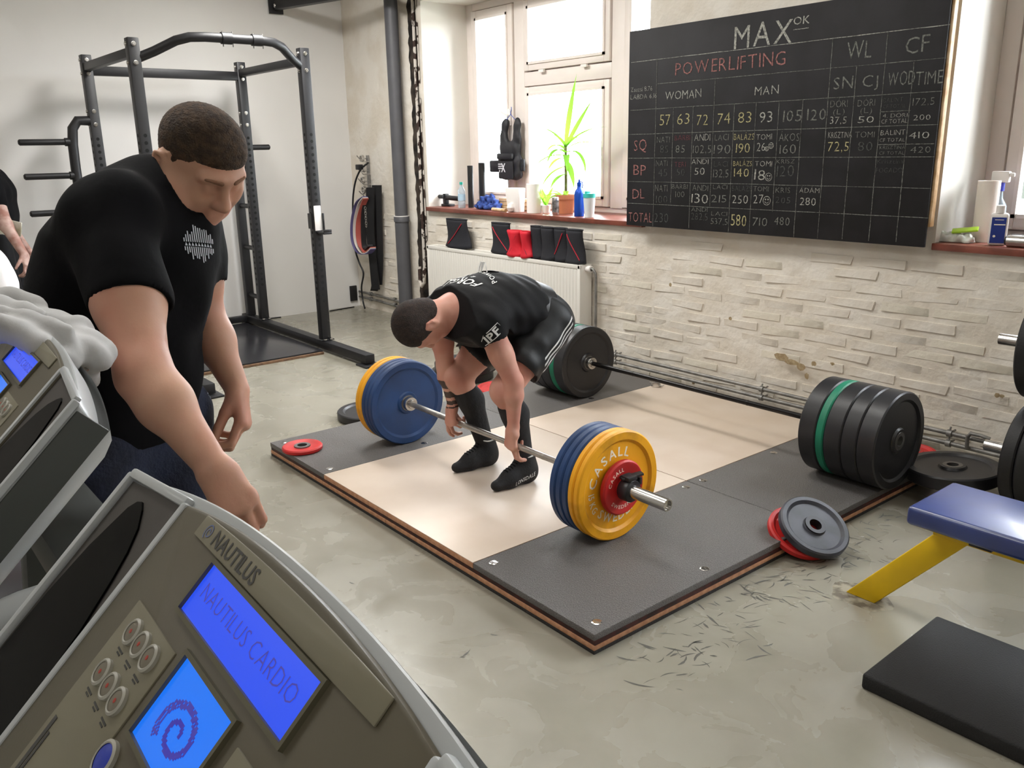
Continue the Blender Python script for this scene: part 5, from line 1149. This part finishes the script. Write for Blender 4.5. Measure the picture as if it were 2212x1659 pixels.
# low box platform and chair on the left
t = thing('box_platform', 'low black topped board with brown wooden sides between the treadmills and the standing man', 'platform', (-3.55, .1, 0), (0, 0, -.25))
MB().span((-.40, -.75, 0), (.36, .75, .115)).build('wooden_base', mat('orange brown wood', (178, 112, 52), .55, rgb2=(150, 88, 38), vscale=12), t, bevel=.004); MB().span((-.41, -.76, .115), (.37, .76, .135)).build('top_sheet', mat('black board top', (40, 40, 44), .22, var=.2), t, bevel=.003)
c0 = at(182, 1084, 'z', .0)
t = thing('stool', 'low stool on bent bronze metal legs behind the man in denim shorts', 'stool', (c0.x-.12, c0.y, 0), (0, 0, .6))
br = mat('bronze metal', (120, 96, 60), .35, .6)
for s in (-1, 1): MB().tube([(-.16, s*.14, .42), (-.17, s*.14, .06), (-.14, s*.14, .014), (.12, s*.14, .014), (.15, s*.14, .06), (.15, s*.14, .42)], .013, 12).build('leg', br, t, smooth=True)
MB().span((-.18, -.17, .42), (.17, .17, .46)).build('seat', black, t, bevel=.01)

# ------------------------------------------------------------------ knee sleeves drying on the radiator
def sleeve(px, wpx, label, m, mr, h=.245, y=4.315, tilt=0., line=1, pinch=.10, grp='black knee sleeves on the radiator'):
    c = at(px, 500, 'y', y); w = (at(px+wpx/2, 500, 'y', y)-at(px-wpx/2, 500, 'y', y)).length
    t = thing('knee_sleeve', label, 'knee sleeve', (c.x, y, .767), (0, 0, tilt), grp); V = []; F = []; n = 28; R_ = 9
    for j in range(R_+1):
        q = j/R_; z = h*q; ww = w/2*(1.0-.22*q-pinch*math.sin(q*PI)); dd = .036*(1-.15*q)
        for k in range(n): a = 2*PI*k/n; V.append((ww*math.cos(a)*(1+.04*math.sin(3*a+q*4)), dd*math.sin(a)+.008*math.sin(q*5), z+.008*math.cos(2*a)*(1-q)))
    for j in range(R_):
        for k in range(n): F.append((j*n+k, j*n+(k+1) % n, (j+1)*n+(k+1) % n, (j+1)*n+k))
    me = MB().add(V, F).mesh('sleeve_tube'); shade(me, 80); o = link('sleeve_tube', me, m, t); md = o.modifiers.new('s', 'SOLIDIFY'); md.thickness = .006; md.offset = -1
    if line:
        q_ = []; 
        for k in range(13):
            q = k/12; z = h*(.12+.74*q); a = math.radians(-90+line*(-42+84*q)); ww = w/2*(1.0-.22*(z/h)-pinch*math.sin(z/h*PI))+.002; q_.append((ww*math.cos(a), -.037*(1-.15*z/h)*abs(math.sin(a))+.008*math.sin(z/h*5)-.002, z))
        MB().tube(q_, .0035, 6).build('red_seam', mr, t, smooth=True)
    MB().tube([(w/2*.78*math.cos(a), .031*math.sin(a)+.008*math.sin(5), h) for a in np.linspace(0, 2*PI, 20, endpoint=False)], .004, 6, closed=True).build('rim', m, t, smooth=True)
neo = mat('black neoprene', (30, 31, 38), .8, bump=.2, bscale=150); neoR = mat('red neoprene', (206, 22, 44), .7, bump=.2); redL = mat('red seam', (190, 26, 50), .7)
sleeve(989, 56, 'black knee sleeve with a red seam standing alone at the far end of the radiator', neo, redL, line=1)
sleeve(1084, 50, 'black knee sleeve with a red seam, left of the red pair', neo, redL, line=-1)
sleeve(1113, 30, 'red knee sleeve with black edges, left one of the red pair', neoR, neo, .20, 4.29, .2, 1, .35, 'red knee sleeves on the radiator')
sleeve(1137, 28, 'red knee sleeve with black edges, right one of the red pair', neoR, neo, .20, 4.29, -.2, -1, .35, 'red knee sleeves on the radiator')
sleeve(1161, 30, 'narrow plain black knee sleeve just right of the red pair', neo, redL, line=0)
sleeve(1185, 34, 'black knee sleeve with a grey knee patch, second right of the red pair', neo, redL, line=0, y=4.30)
sleeve(1212, 36, 'black knee sleeve with a dark red seam, second from the near end', neo, redL, line=1, y=4.32)
sleeve(1243, 44, 'widest black knee sleeve at the near end of the radiator', neo, redL, line=-1, y=4.30)

# ------------------------------------------------------------------ things on the sills
ZS = 1.0905
def sx(px, y): return at(px, 450, 'y', y).x
def solid(nm, label, cat, x, y, parts, rz=0, grp=None, z=ZS):
    t = thing(nm, label, cat, (x, y, z), (0, 0, rz), grp)
    for p in parts: p(t)
    return t
L_ = lambda nm, prof, m: (lambda t: MB().lathe(prof, 32, 'z').build(nm, m, t, smooth=True))
solid('water_bottle', 'clear plastic water bottle with a teal cap on the sill', 'bottle', sx(998, 4.50), 4.50, [L_('body', [(0, 0), (0, .030), (.004, .033), (.05, .033), (.055, .031), (.06, .033), (.12, .033), (.125, .031), (.13, .033), (.15, .032), (.185, .014), (.20, .013), (.20, 0)], clearM), L_('label_wrap', [(.062, .0336), (.118, .0336)], mat('pale blue label', (176, 206, 226), .4)), L_('cap', [(.20, .0), (.20, .0155), (.222, .0155), (.222, 0)], mat('teal cap', (44, 176, 160), .4))])
solid('steel_tube', 'tall black tube standing beside the water bottle', 'tube', sx(1018, 4.56), 4.56, [L_('body', [(0, 0), (0, .025), (.36, .025), (.36, .018), (.30, .018)], black)], grp='black tubes on the sill')
solid('steel_tube', 'tall black tube standing behind the folded blue cloth', 'tube', sx(1043, 4.72), 4.72, [L_('body', [(0, 0), (0, .030), (.38, .030), (.38, .022), (.30, .022)], black)], grp='black tubes on the sill')
def grip(t):
    MB().tube([(-.16, -.03, .085), (-.02, -.03, .085)], .018, 14).build('grip', rubber, t, smooth=True); MB().span((-.05, -.02, .02), (-.01, .02, .11)).span((-.06, -.035, 0), (.06, .035, .02)).build('bracket', black, t, bevel=.003); MB().tube([(-.02, 0, .08), (.05, .0, .075), (.15, .02, .07)], .022, 14).build('arm', black, t, smooth=True)
solid('cable_handle', 'black steel handle attachment lying at the far end of the sill', 'handle', sx(968, 4.55), 4.55, [grip])
def cloth_heap(nm, label, cat, x, y, m, size, blobs, amp=.006, rz=0, cut=True):
    sd = SDF(.005)
    for a, b, ra, rb in blobs: sd.cap(np.array(a)*size, np.array(b)*size, ra*size, rb*size, .015)
    sd.plane(np.array([0, 0, .001]), (0, 0, -1)); t = thing(nm, label, cat, (x, y, ZS), (0, 0, rz)); link('fabric', sd.mesh('fabric', folds([(70, 60, 50, 0, 1), (-90, 50, 90, 2, .8), (40, -110, 60, 4, .6)], amp)), m, t); return t
cloth_heap('folded_cloth', 'crumpled blue checked cloth heaped between the bottle and the wooden blocks', 'cloth', sx(1052, 4.50), 4.52, mat('blue checked cloth', (56, 84, 156), .9, rgb2=(36, 52, 112), vscale=30, bump=.4), 1., [((-.13, 0, .02), (.13, 0, .02), .035, .035), ((-.10, .02, .05), (.08, .02, .055), .035, .03), ((-.08, .0, .08), (.02, .02, .10), .028, .022), ((-.02, .0, .09), (.10, .01, .06), .024, .02), ((-.09, -.04, .02), (.12, -.04, .02), .02, .02)])
for k in range(3):
    for r in range(2):
        x = sx(1098+r*42, 4.60); 
        o = MB().box((0, 0, 0), (.20, .10, .030)).build('wooden_block', wood, None, bevel=.004); o.location = (x+random.uniform(-.008, .008), 4.64+random.uniform(-.01, .01), ZS+.016+k*.032); o.rotation_euler = (0, 0, random.uniform(-.06, .06))
        tag(o, f'pale wooden block, {["bottom", "middle", "top"][k]} of the {"left" if r == 0 else "right"} stack behind the paper towels', 'block', 'stacked wooden blocks on the sill')
o = MB().tube([(0, 0, 0), (.20, -.02, 0)], .014, 12).build('wooden_dowel', wood, None, smooth=True); o.location = (sx(1062, 4.40), 4.41, ZS+.0145); tag(o, 'short pale wooden dowel lying on the front edge of the sill', 'stick')
def packet(t):
    V = [(-.09, -.03, 0), (.05, -.03, 0), (.05, .03, 0), (-.05, .03, 0), (-.12, -.035, .19), (.06, -.04, .19), (.06, .035, .19), (-.10, .035, .19)]
    MB().add(V, [(0, 1, 2, 3), (4, 7, 6, 5), (0, 4, 5, 1), (1, 5, 6, 2), (2, 6, 7, 3), (3, 7, 4, 0)]).build('paper_box', white, t, bevel=.004)
solid('paper_packet', 'open white paper packet leaning beside the towel roll', 'packet', sx(1118, 4.47), 4.47, [packet])
solid('paper_roll', 'white paper towel roll standing on the sill', 'paper roll', sx(1148, 4.47), 4.50, [L_('roll', [(0, .02), (0, .060), (.225, .060), (.225, .02), (.0, .02)], mat('tissue white', (244, 240, 236), .9, bump=.2))])
o = MB().lathe([(-.035, 0), (-.03, .02), (0, .032), (.03, .02), (.035, 0)], 14, 'z').build('crumpled_tissue', mat('tissue white', (244, 240, 236), .9), None, smooth=True); o.location = (sx(1102, 4.42), 4.425, ZS+.036); tag(o, 'small crumpled white tissue in front of the paper packet', 'tissue')
solid('drink_can', 'small silver drink can left of the plant pot', 'can', sx(1200, 4.45), 4.45, [L_('can', [(0, 0), (0, .022), (.006, .0265), (.125, .0265), (.133, .023), (.133, 0)], chrome), L_('print_band', [(.02, .0268), (.11, .0268)], mat('brushed can print', (170, 168, 166), .35, .6, rgb2=(90, 88, 88), vscale=30))])
def bb(t):
    MB().lathe([(0, 0), (0, .035), (.004, .037), (.16, .037), (.185, .032), (.205, .016), (.225, .015)], 32, 'z').build('body', mat('blue bottle', (24, 78, 184), .25, .3), t, smooth=True)
    MB().lathe([(.225, .0), (.222, .017), (.245, .017), (.25, .008), (.268, .007), (.27, 0)], 24, 'z').build('cap', mat('blue bottle', (24, 78, 184), .25), t, smooth=True)
    MB().tube([(.0, .0, .255), (.03, 0, .25), (.036, 0, .225), (.028, 0, .205)], .004, 8).build('carry_loop', mat('blue bottle', (24, 78, 184), .25), t, smooth=True)
solid('sports_bottle', 'blue metal sports bottle in front of the plant pot', 'bottle', sx(1251, 4.47), 4.47, [bb])
solid('shaker_cup', 'frosted shaker cup with a turquoise lid next to the blue bottle', 'shaker', sx(1273, 4.44), 4.44, [L_('cup', [(0, 0), (0, .034), (.12, .043), (.15, .044)], mat('frosted cup', (232, 238, 240), .35, alpha=.9)), L_('lid', [(.150, .0), (.142, .046), (.172, .046), (.176, .03), (.176, 0)], mat('turquoise lid', (60, 190, 180), .4)), lambda t: MB().span((-.012, -.04, .172), (.012, .0, .190)).build('spout', mat('turquoise lid', (60, 190, 180), .4), t, bevel=.004)])
# pot plant
PXp, PYp = sx(1222, 4.60), 4.60
t = thing('potted_plant', 'tall dracaena with long arching leaves in a terracotta pot on the sill', 'plant', (PXp, PYp, ZS))
MB().lathe([(0, 0), (0, .058), (.11, .075), (.11, .082), (.145, .084), (.145, .074), (.12, .072), (.12, 0)], 36, 'z').build('pot', terra, t, smooth=True)
MB().lathe([(.122, .072), (.124, 0)], 20, 'z').build('soil', mat('soil', (60, 44, 34), .95, bump=.8), t)
MB().tube([(0, 0, .12), (.005, 0, .25), (-.005, .005, .40), (.0, 0, .52)], [.013, .012, .011, .010], 10).build('stem', mat('plant stem', (140, 150, 96), .6, rgb2=(110, 96, 66), vscale=40), t, smooth=True)
def leaf(base, dx, dy, rise, L_len, w, droop, k=10):
    w *= 1.5
    V = []; p = Vector(base); d0 = Vector((dx, dy, 0)).normalized() if dx or dy else Vector((1, 0, 0)); side = Vector((-d0.y, d0.x, 0)); ang = rise
    for i in range(k+1):
        q = i/k; ww = w*math.sin(PI*min(1, q*.9+.1))**.6*(1-q**3); nrm = side
        V += [p+side*ww, p-Vector((0, 0, ww*.35)), p-side*ww]; p = p+(d0*math.cos(ang)+Vector((0, 0, 1))*math.sin(ang))*L_len/k; ang -= droop/k
    F = []
    for i in range(k): a = i*3; F += [(a, a+1, a+4, a+3), (a+1, a+2, a+5, a+4)]
    o = MB().add(V, F).build('leaf', leafM, t, smooth=True)
for (dx, dy, rise, ln, w, dr, z) in [(.5, -.2, 1.25, .55, .016, .25, .52), (.9, -.1, .85, .50, .017, .15, .50), (1, .2, .75, .42, .016, .9, .50), (-.9, -.2, .95, .34, .016, 1.0, .50), (-1, .1, .6, .30, .017, 1.6, .48), (-.6, -.5, .2, .34, .018, 1.5, .44), (.7, -.6, .2, .38, .018, 1.4, .44), (1, 0, .35, .36, .016, 2.4, .46), (-1, 0, .1, .26, .016, 1.3, .42), (.2, -1, .5, .30, .018, 1.9, .46), (-.4, .8, .8, .32, .016, 1.4, .50), (.5, .8, .7, .34, .016, 1.6, .48), (.8, -.4, -.3, .34, .018, 1.0, .40), (-.8, -.3, -.2, .30, .018, 1.1, .36), (.1, -1, 1.0, .22, .014, 1.2, .50), (-.9, -.4, .9, .26, .020, 2.2, .10), (-.7, -.6, 1.1, .20, .018, 1.6, .10), (.6, -.5, 1.0, .20, .016, 1.8, .12), (-.3, -.9, .9, .18, .018, 2.0, .10), (0, -1, -.1, .22, .018, 1.2, .30)]: leaf((0, 0, z), dx, dy, rise, ln, w, dr)
solid('plant_pot', 'small white pot with a short green spike plant left of the terracotta pot', 'plant', sx(1180, 4.56), 4.56, [L_('pot', [(0, 0), (0, .03), (.06, .038), (.06, .03), (.05, .0)], white)])
tt = [o for o in bpy.data.objects if o.name.startswith('plant_pot')][0]; t_ = t; t = tt
for (dx, dy, rise, ln, w) in [(1, 0, 1.3, .20, .014), (-1, .2, 1.2, .22, .015), (.2, -1, 1.1, .17, .014), (-.5, -.7, 1.4, .24, .012)]: leaf((0, 0, .05), dx, dy, rise, ln, w, .6)
# weight vest on a hanger
yv = 4.80; vt = at(1100, 258, 'y', yv); t = thing('weight_vest', 'black weight vest hanging from the handle of the narrow window', 'vest', (vt.x, yv, 1.31))
vb = mat('black nylon', (26, 26, 32), .6, bump=.3, bscale=120)
s2 = SDF(.006)
s2.cap((-.085, 0, .02+.05), (.10, 0, .07), .055, .055, .04, sq=((0, 1, 0), .7)); s2.cap((-.09, 0, .17), (.10, 0, .17), .06, .06, .05, sq=((0, 1, 0), .7))
s2.chain([(-.07, 0, .24), (-.075, 0, .36), (-.062, .0, .47), (-.05, .01, .50)], [.05, .042, .034, .030], .03, sq=((0, 1, 0), .6)); s2.chain([(.08, 0, .24), (.10, 0, .36), (.105, .0, .47), (.10, .01, .50)], [.05, .042, .034, .030], .03, sq=((0, 1, 0), .6)); s2.cap((-.05, 0, .28), (.07, 0, .28), .06, .06, .04, sq=((0, 1, 0), .6))
me = s2.mesh('vest_body', folds([(40, 60, 50, 0, 1)], .003)); link('vest_body', me, vb, t)
MB().box((.0, -.055, .215), (.21, .03, .05)).build('roll_flap', vb, t, bevel=.012); MB().box((-.19, -.01, .13), (.16, .022, .10)).build('side_strap', vb, t, bevel=.012); MB().box((.17, .0, .14), (.05, .022, .10)).build('side_strap', vb, t, bevel=.010)
MB().box((-.0, -.045, .10), (.20, .02, .15)).build('front_pocket', vb, t, bevel=.012)
wl = mat('white vest print', (220, 220, 224), .6)
text_on('vest_print', 'X', lambda u, v: Vector((-.055+.06*u, -.0565, .085+.07*v)), wl, t, .03); q = MB()
for k in range(3): q.span((-.095, -.057, .145-.018*k), (-.05+.01*k, -.0562, .153-.018*k))
q.span((-.082, -.057, .08), (-.072, -.0562, .10)); q.build('vest_print', wl, t)
MB().tube([(-.06, 0, .50), (.02, 0, .56), (.10, 0, .50)], .003, 8).tube([(.02, 0, .56), (.02, 0, .58), (.035, 0, .60), (.03, 0, .62)], .003, 8).build('hanger', mat('blue wire', (60, 90, 180), .4), t, smooth=True)

# second sill
solid('candle', 'tall plain cream block candle on the right-hand sill', 'candle', at(2122, 515, 'y', 4.60).x, 4.60, [L_('body', [(0, 0), (0, .050), (.30, .052), (.30, .044), (.292, .04), (.290, 0)], mat('cream wax', (238, 230, 220), .5))])
def spray(t):
    MB().lathe([(0, 0), (0, .042), (.17, .042), (.21, .02), (.25, .016)], 30, 'z').build('body', clearM, t, smooth=True); MB().lathe([(.25, 0), (.245, .022), (.285, .022), (.285, 0)], 24, 'z').build('screw_collar', mat('deep blue plastic', (38, 44, 160), .4), t, smooth=True)
    MB().box((.0, 0, .315), (.085, .03, .055)).box((-.05, 0, .325), (.03, .018, .02)).build('spray_head', white, t, bevel=.006); MB().bar((.022, 0, .30), (.04, 0, .24), .014, .008).build('trigger', white, t, bevel=.002)
solid('spray_bottle', 'clear spray bottle with a blue and white head behind the candle', 'bottle', at(2146, 510, 'y', 4.72).x, 4.72, [spray], PI)
def lotion(t):
    V = []; MB().span((-.040, -.022, 0), (.040, .022, .155)).build('body', white, t, bevel=.014, seg=3); MB().lathe([(.155, 0), (.154, .02), (.19, .0195), (.192, .015), (.192, 0)], 24, 'z').build('cap', white, t, smooth=True)
    lb = MB().span((-.031, -.0235, .012), (.031, -.0222, .135)).build('label_panel', mat('navy label', (28, 50, 130), .4), t); q = MB().span((-.020, -.0243, .098), (.028, -.0236, .103)).span((-.018, -.0243, .122), (.02, -.0236, .125)); q.lathe([(-.0243, .006), (-.0243, 0)], 14, 'y', (-.014, 0, .045)); q.build('label_print', whiteM, lb)
solid('lotion_bottle', 'white flat bottle with a navy label on the right-hand sill', 'bottle', at(2152, 528, 'y', 4.47).x, 4.47, [lotion], .35)
cloth_heap('plastic_bag', 'crumpled clear plastic bag with a bright green print by the board', 'bag', at(2058, 525, 'y', 4.50).x, 4.47, mat('milky plastic', (206, 208, 196), .25, alpha=.8, rgb2=(232, 234, 230), vscale=20), 1., [((-.09, 0, .01), (.08, 0, .012), .03, .028), ((-.05, .02, .03), (.06, .02, .025), .022, .02)], .006)
o = MB().box((0, 0, 0), (.12, .05, .012)).build('green_wrapper', mat('lime green foil', (166, 204, 52), .35), None, bevel=.005); o.location = (at(2085, 512, 'y', 4.50).x, 4.49, ZS+.062); o.rotation_euler = (.3, -.12, .3); tag(o, 'lime green wrapper lying on the clear plastic bag', 'wrapper')
def dumb(t):
    MB().tube([(-.09, 0, .028), (.09, 0, .028)], .028, 20).build('cylinder', chrome, t, smooth=True); MB().tube([(-.10, .0, .028), (-.09, .0, .028)], .022, 16).build('end_cap', rubber, t, smooth=True)
solid('steel_grip', 'short chrome cylinder on the front edge of the right-hand sill', 'grip', at(2222, 545, 'y', 4.46).x, 4.44, [dumb])
def strap(t): cloth = MB(); cloth.tube([(-.06, 0, .015), (-.03, -.01, .022), (0, .01, .024), (.04, -.005, .018), (.07, .005, .014)], .014, 10).build('strap_loop', rubber, t, smooth=True); MB().box((.03, -.0, .032), (.03, .02, .008)).build('buckle', white, t, bevel=.002)
solid('strap', 'small black rolled strap with a white buckle behind the chrome cylinder', 'strap', at(2192, 515, 'y', 4.58).x, 4.60, [strap])
o = MB().tube([(-.16, 0, 0), (.16, 0, 0)], .014, 12).build('metal_rod', galv, None, smooth=True); o.location = (at(2205, 500, 'y', 4.78).x+.12, 4.78, ZS+.0145); tag(o, 'grey metal rod lying at the back of the right-hand sill', 'rod')

# ------------------------------------------------------------------ bands, hooks and straps on the corner wall
YB = 4.34
t = thing('wall_hooks', 'chrome hook rail carrying bands and straps in the corner', 'hook rack', (-7.66, YW-.005, 1.30))
MB().span((-.025, -.012, -.25), (.025, 0, .25)).build('back_plate', galv, t, bevel=.003)
for k, z in enumerate((.22, .10, .0, -.12, -.22)): MB().tube([(0, -.01, z), (0, -.10, z), (.0, -.125, z+.03)], .006, 8).tube([(.04, -.01, z-.03), (.04, -.09, z-.03), (.04, -.11, z)], .005, 8).build('hook', chrome, t, smooth=True)
for k, (z, x) in enumerate(((.24, .0), (.14, .01), (.03, -.01), (-.06, .0))): MB().lathe([(-.012, .024), (-.012, .034), (.012, .034), (.012, .024)], 20, 'y', (x, -.07, z-.02), closed=True).build('carabiner_ring', chrome, t, smooth=True)
def ribbon(nm, label, cat, pts, w, th, m, grp=None, wide=(0, 1, 0)):
    c = Vector(pts[0]); P_ = [Vector(p)-c for p in pts]; V = []; n = len(P_)
    for i in range(n):
        tn = (P_[min(i+1, n-1)]-P_[max(i-1, 0)]).normalized(); wd = Vector(wide); nn = tn.cross(wd).normalized()
        for a, b in ((-1, -1), (1, -1), (1, 1), (-1, 1)): V.append(P_[i]+wd*(a*w/2)+nn*(b*th/2))
    F = [(i*4+k, i*4+(k+1) % 4, (i+1)*4+(k+1) % 4, (i+1)*4+k) for i in range(n-1) for k in range(4)]+[(3, 2, 1, 0), tuple((n-1)*4+k for k in range(4))]
    o = MB().add(V, F).build(nm, m, None, smooth=True); o.location = c; tag(o, label, cat, grp); return o
def spl(pts, n=6):
    P_ = [Vector(p) for p in pts]; out = []
    for i in range(len(P_)-1):
        a, b, c, d = P_[max(i-1, 0)], P_[i], P_[i+1], P_[min(i+2, len(P_)-1)]
        for k in range(n):
            t_ = k/n; out.append(.5*((2*b)+(c-a)*t_+(2*a-5*b+4*c-d)*t_*t_+(3*b-a-3*c+d)*t_**3))
    return out+[P_[-1]]
W3 = lambda px, py, y: tuple(at(px, py, 'y', y))
bandB = mat('black latex band', (20, 20, 23), .5)
ribbon('resistance_band', 'wide black rubber band hanging nearest the wall, reaching lowest', 'band', spl([W3(812, 400, 4.36), W3(812, 500, 4.36), W3(812, 600, 4.36), W3(808, 628, 4.36)]), .085, .014, bandB, 'black rubber bands in the corner', (.88, .47, 0))
ribbon('resistance_band', 'wide black rubber band hanging beside the ribbed loops', 'band', spl([W3(800, 405, 4.28), W3(800, 500, 4.28), W3(806, 560, 4.28), W3(812, 625, 4.28)]), .09, .014, bandB, 'black rubber bands in the corner', (.88, .47, 0))
ribbon('resistance_band', 'black rubber band pair hanging at the right of the hooks', 'band', spl([W3(818, 400, 4.33), W3(820, 480, 4.33), W3(822, 560, 4.33), W3(820, 615, 4.33)]), .06, .014, bandB, 'black rubber bands in the corner', (.88, .47, 0))
arc = lambda dx, dy, y: spl([W3(788+dx*.2, 425+dy, y), W3(772+dx, 440+dy, y), W3(763+dx, 480, y), W3(764+dx, 520, y), W3(776+dx, 545-dy*.5, y), W3(795, 548-dy, y), W3(806, 538-dy, y)])
for k, (nm, c, dx) in enumerate((('purple', (92, 84, 130), 0), ('pale cream', (212, 204, 196), 6), ('faded red', (172, 82, 72), 12))): ribbon('resistance_band', f'{nm} looped rubber band curving out from the hooks', 'band', arc(dx, 2*k, 4.22-.0*k), .055, .007, mat(nm+' latex', c, .6), None, (.25, .97, 0))
ribbon('resistance_band', 'thin dark band looped inside the coloured bands', 'band', spl([W3(790, 425, 4.24), W3(785, 480, 4.24), W3(788, 535, 4.24), W3(800, 530, 4.24)]), .05, .02, bandB, None, (.25, .97, 0))
o = MB().tube(spl([W3(795, 352, 4.26), W3(778, 368, 4.25), W3(766, 400, 4.24), W3(762, 450, 4.24), W3(766, 530, 4.24), W3(775, 565, 4.24), W3(785, 590, 4.24), W3(781, 620, 4.24), W3(784, 650, 4.24), W3(788, 666, 4.2)]), .009, 8).build('strap', bandB, None, smooth=True); tag(o, 'long thin black strap trailing from the top hook down to the floor', 'strap')
o = MB().box((0, 0, 0), (.07, .05, .05)).build('strap_buckle', bandB, None, bevel=.006); o.location = at(776, 361, 'y', 4.24); tag(o, 'black foam stop on the long strap near the top hook', 'strap stop')
ch = thing('chain', 'short bright chain hanging among the bands', 'chain', W3(789, 450, 4.20))
for k in range(8): MB().tube([(.008*math.cos(a)*(1 if k % 2 else .3), .008*math.cos(a)*(.3 if k % 2 else 1), .016*math.sin(a)-.024*k) for a in np.linspace(0, 2*PI, 12, endpoint=False)], .0026, 6, closed=True).build('chain_link', chrome, ch, smooth=True)

# ------------------------------------------------------------------ scuffs on the floor
rs = random.Random(11); sc_ = MB()
def scuff(x, y, L, w, a, curve):
    n = 6; V = []
    for k in range(n+1): q = k/n; aa = a+curve*(q-.5); px = x+math.cos(aa)*L*(q-.5); py = y+math.sin(aa)*L*(q-.5); ww = w*math.sin(PI*min(1, q+.05))**.7*rs.uniform(.5, 1); V += [(px-math.sin(aa)*ww, py+math.cos(aa)*ww, .0006), (px+math.sin(aa)*ww, py-math.cos(aa)*ww, .0006)]
    sc_.add(V, [(2*k, 2*k+1, 2*k+3, 2*k+2) for k in range(n)])
for k in range(190):
    q = rs.random(); px = 1420+520*q+rs.gauss(0, 40); py = 1440-330*q+rs.gauss(0, 38); p = at(px, py, 'z', 0)
    if p.x < -1.70 and p.y > 1.66 or not (-2.6 < p.x < -.9): continue
    scuff(p.x, p.y, rs.uniform(.02, .085), rs.uniform(.0012, .0055), rs.uniform(-.4, 1.9), rs.uniform(-.6, .6))
for px, py, L, a in ((1008, 1412, .06, 1.9), (1068, 1372, .03, .6), (1380, 1480, .10, .5), (1000, 1420, .02, 1), (900, 1200, .02, .5), (760, 1260, .03, .3)): p = at(px, py, 'z', 0); scuff(p.x, p.y, L, .004, a, .3)
o = sc_.build('scuff_marks', mat('grey scuff', (84, 82, 76), .6), fl); o['kind'] = 'stuff'
gr = MB(); vs = [(-1.37+.11*math.cos(a)*(1+.3*vn(a, 1, 1.5)), 2.70+.09*math.sin(a)*(1+.3*vn(a, 5, 1.5)), .0004) for a in np.linspace(0, 2*PI, 24, endpoint=False)]; gr.add(vs, [tuple(range(24))]); o = gr.build('grime_patch', mat('dark grime', (98, 90, 76), .7, rgb2=(150, 144, 126), vscale=22, vlo=.42, vhi=.58), fl); o['kind'] = 'stuff'
o = MB().tube([at(712, 672, 'z', .006)+Vector((.0, 0, 0)), at(740, 667, 'z', .006), at(765, 663, 'z', .006)], .006, 6).build('loose_cable', bandB, None, smooth=True); tag(o, 'thin dark cable end lying on the floor in the corner', 'cable')
o = MB().tube([at(560, 690, 'z', .006), at(590, 687, 'z', .006), at(607, 685, 'z', .006)], .006, 6).build('loose_cable', bandB, None, smooth=True); tag(o, 'thin dark cable end on the floor behind the rack foot', 'cable')
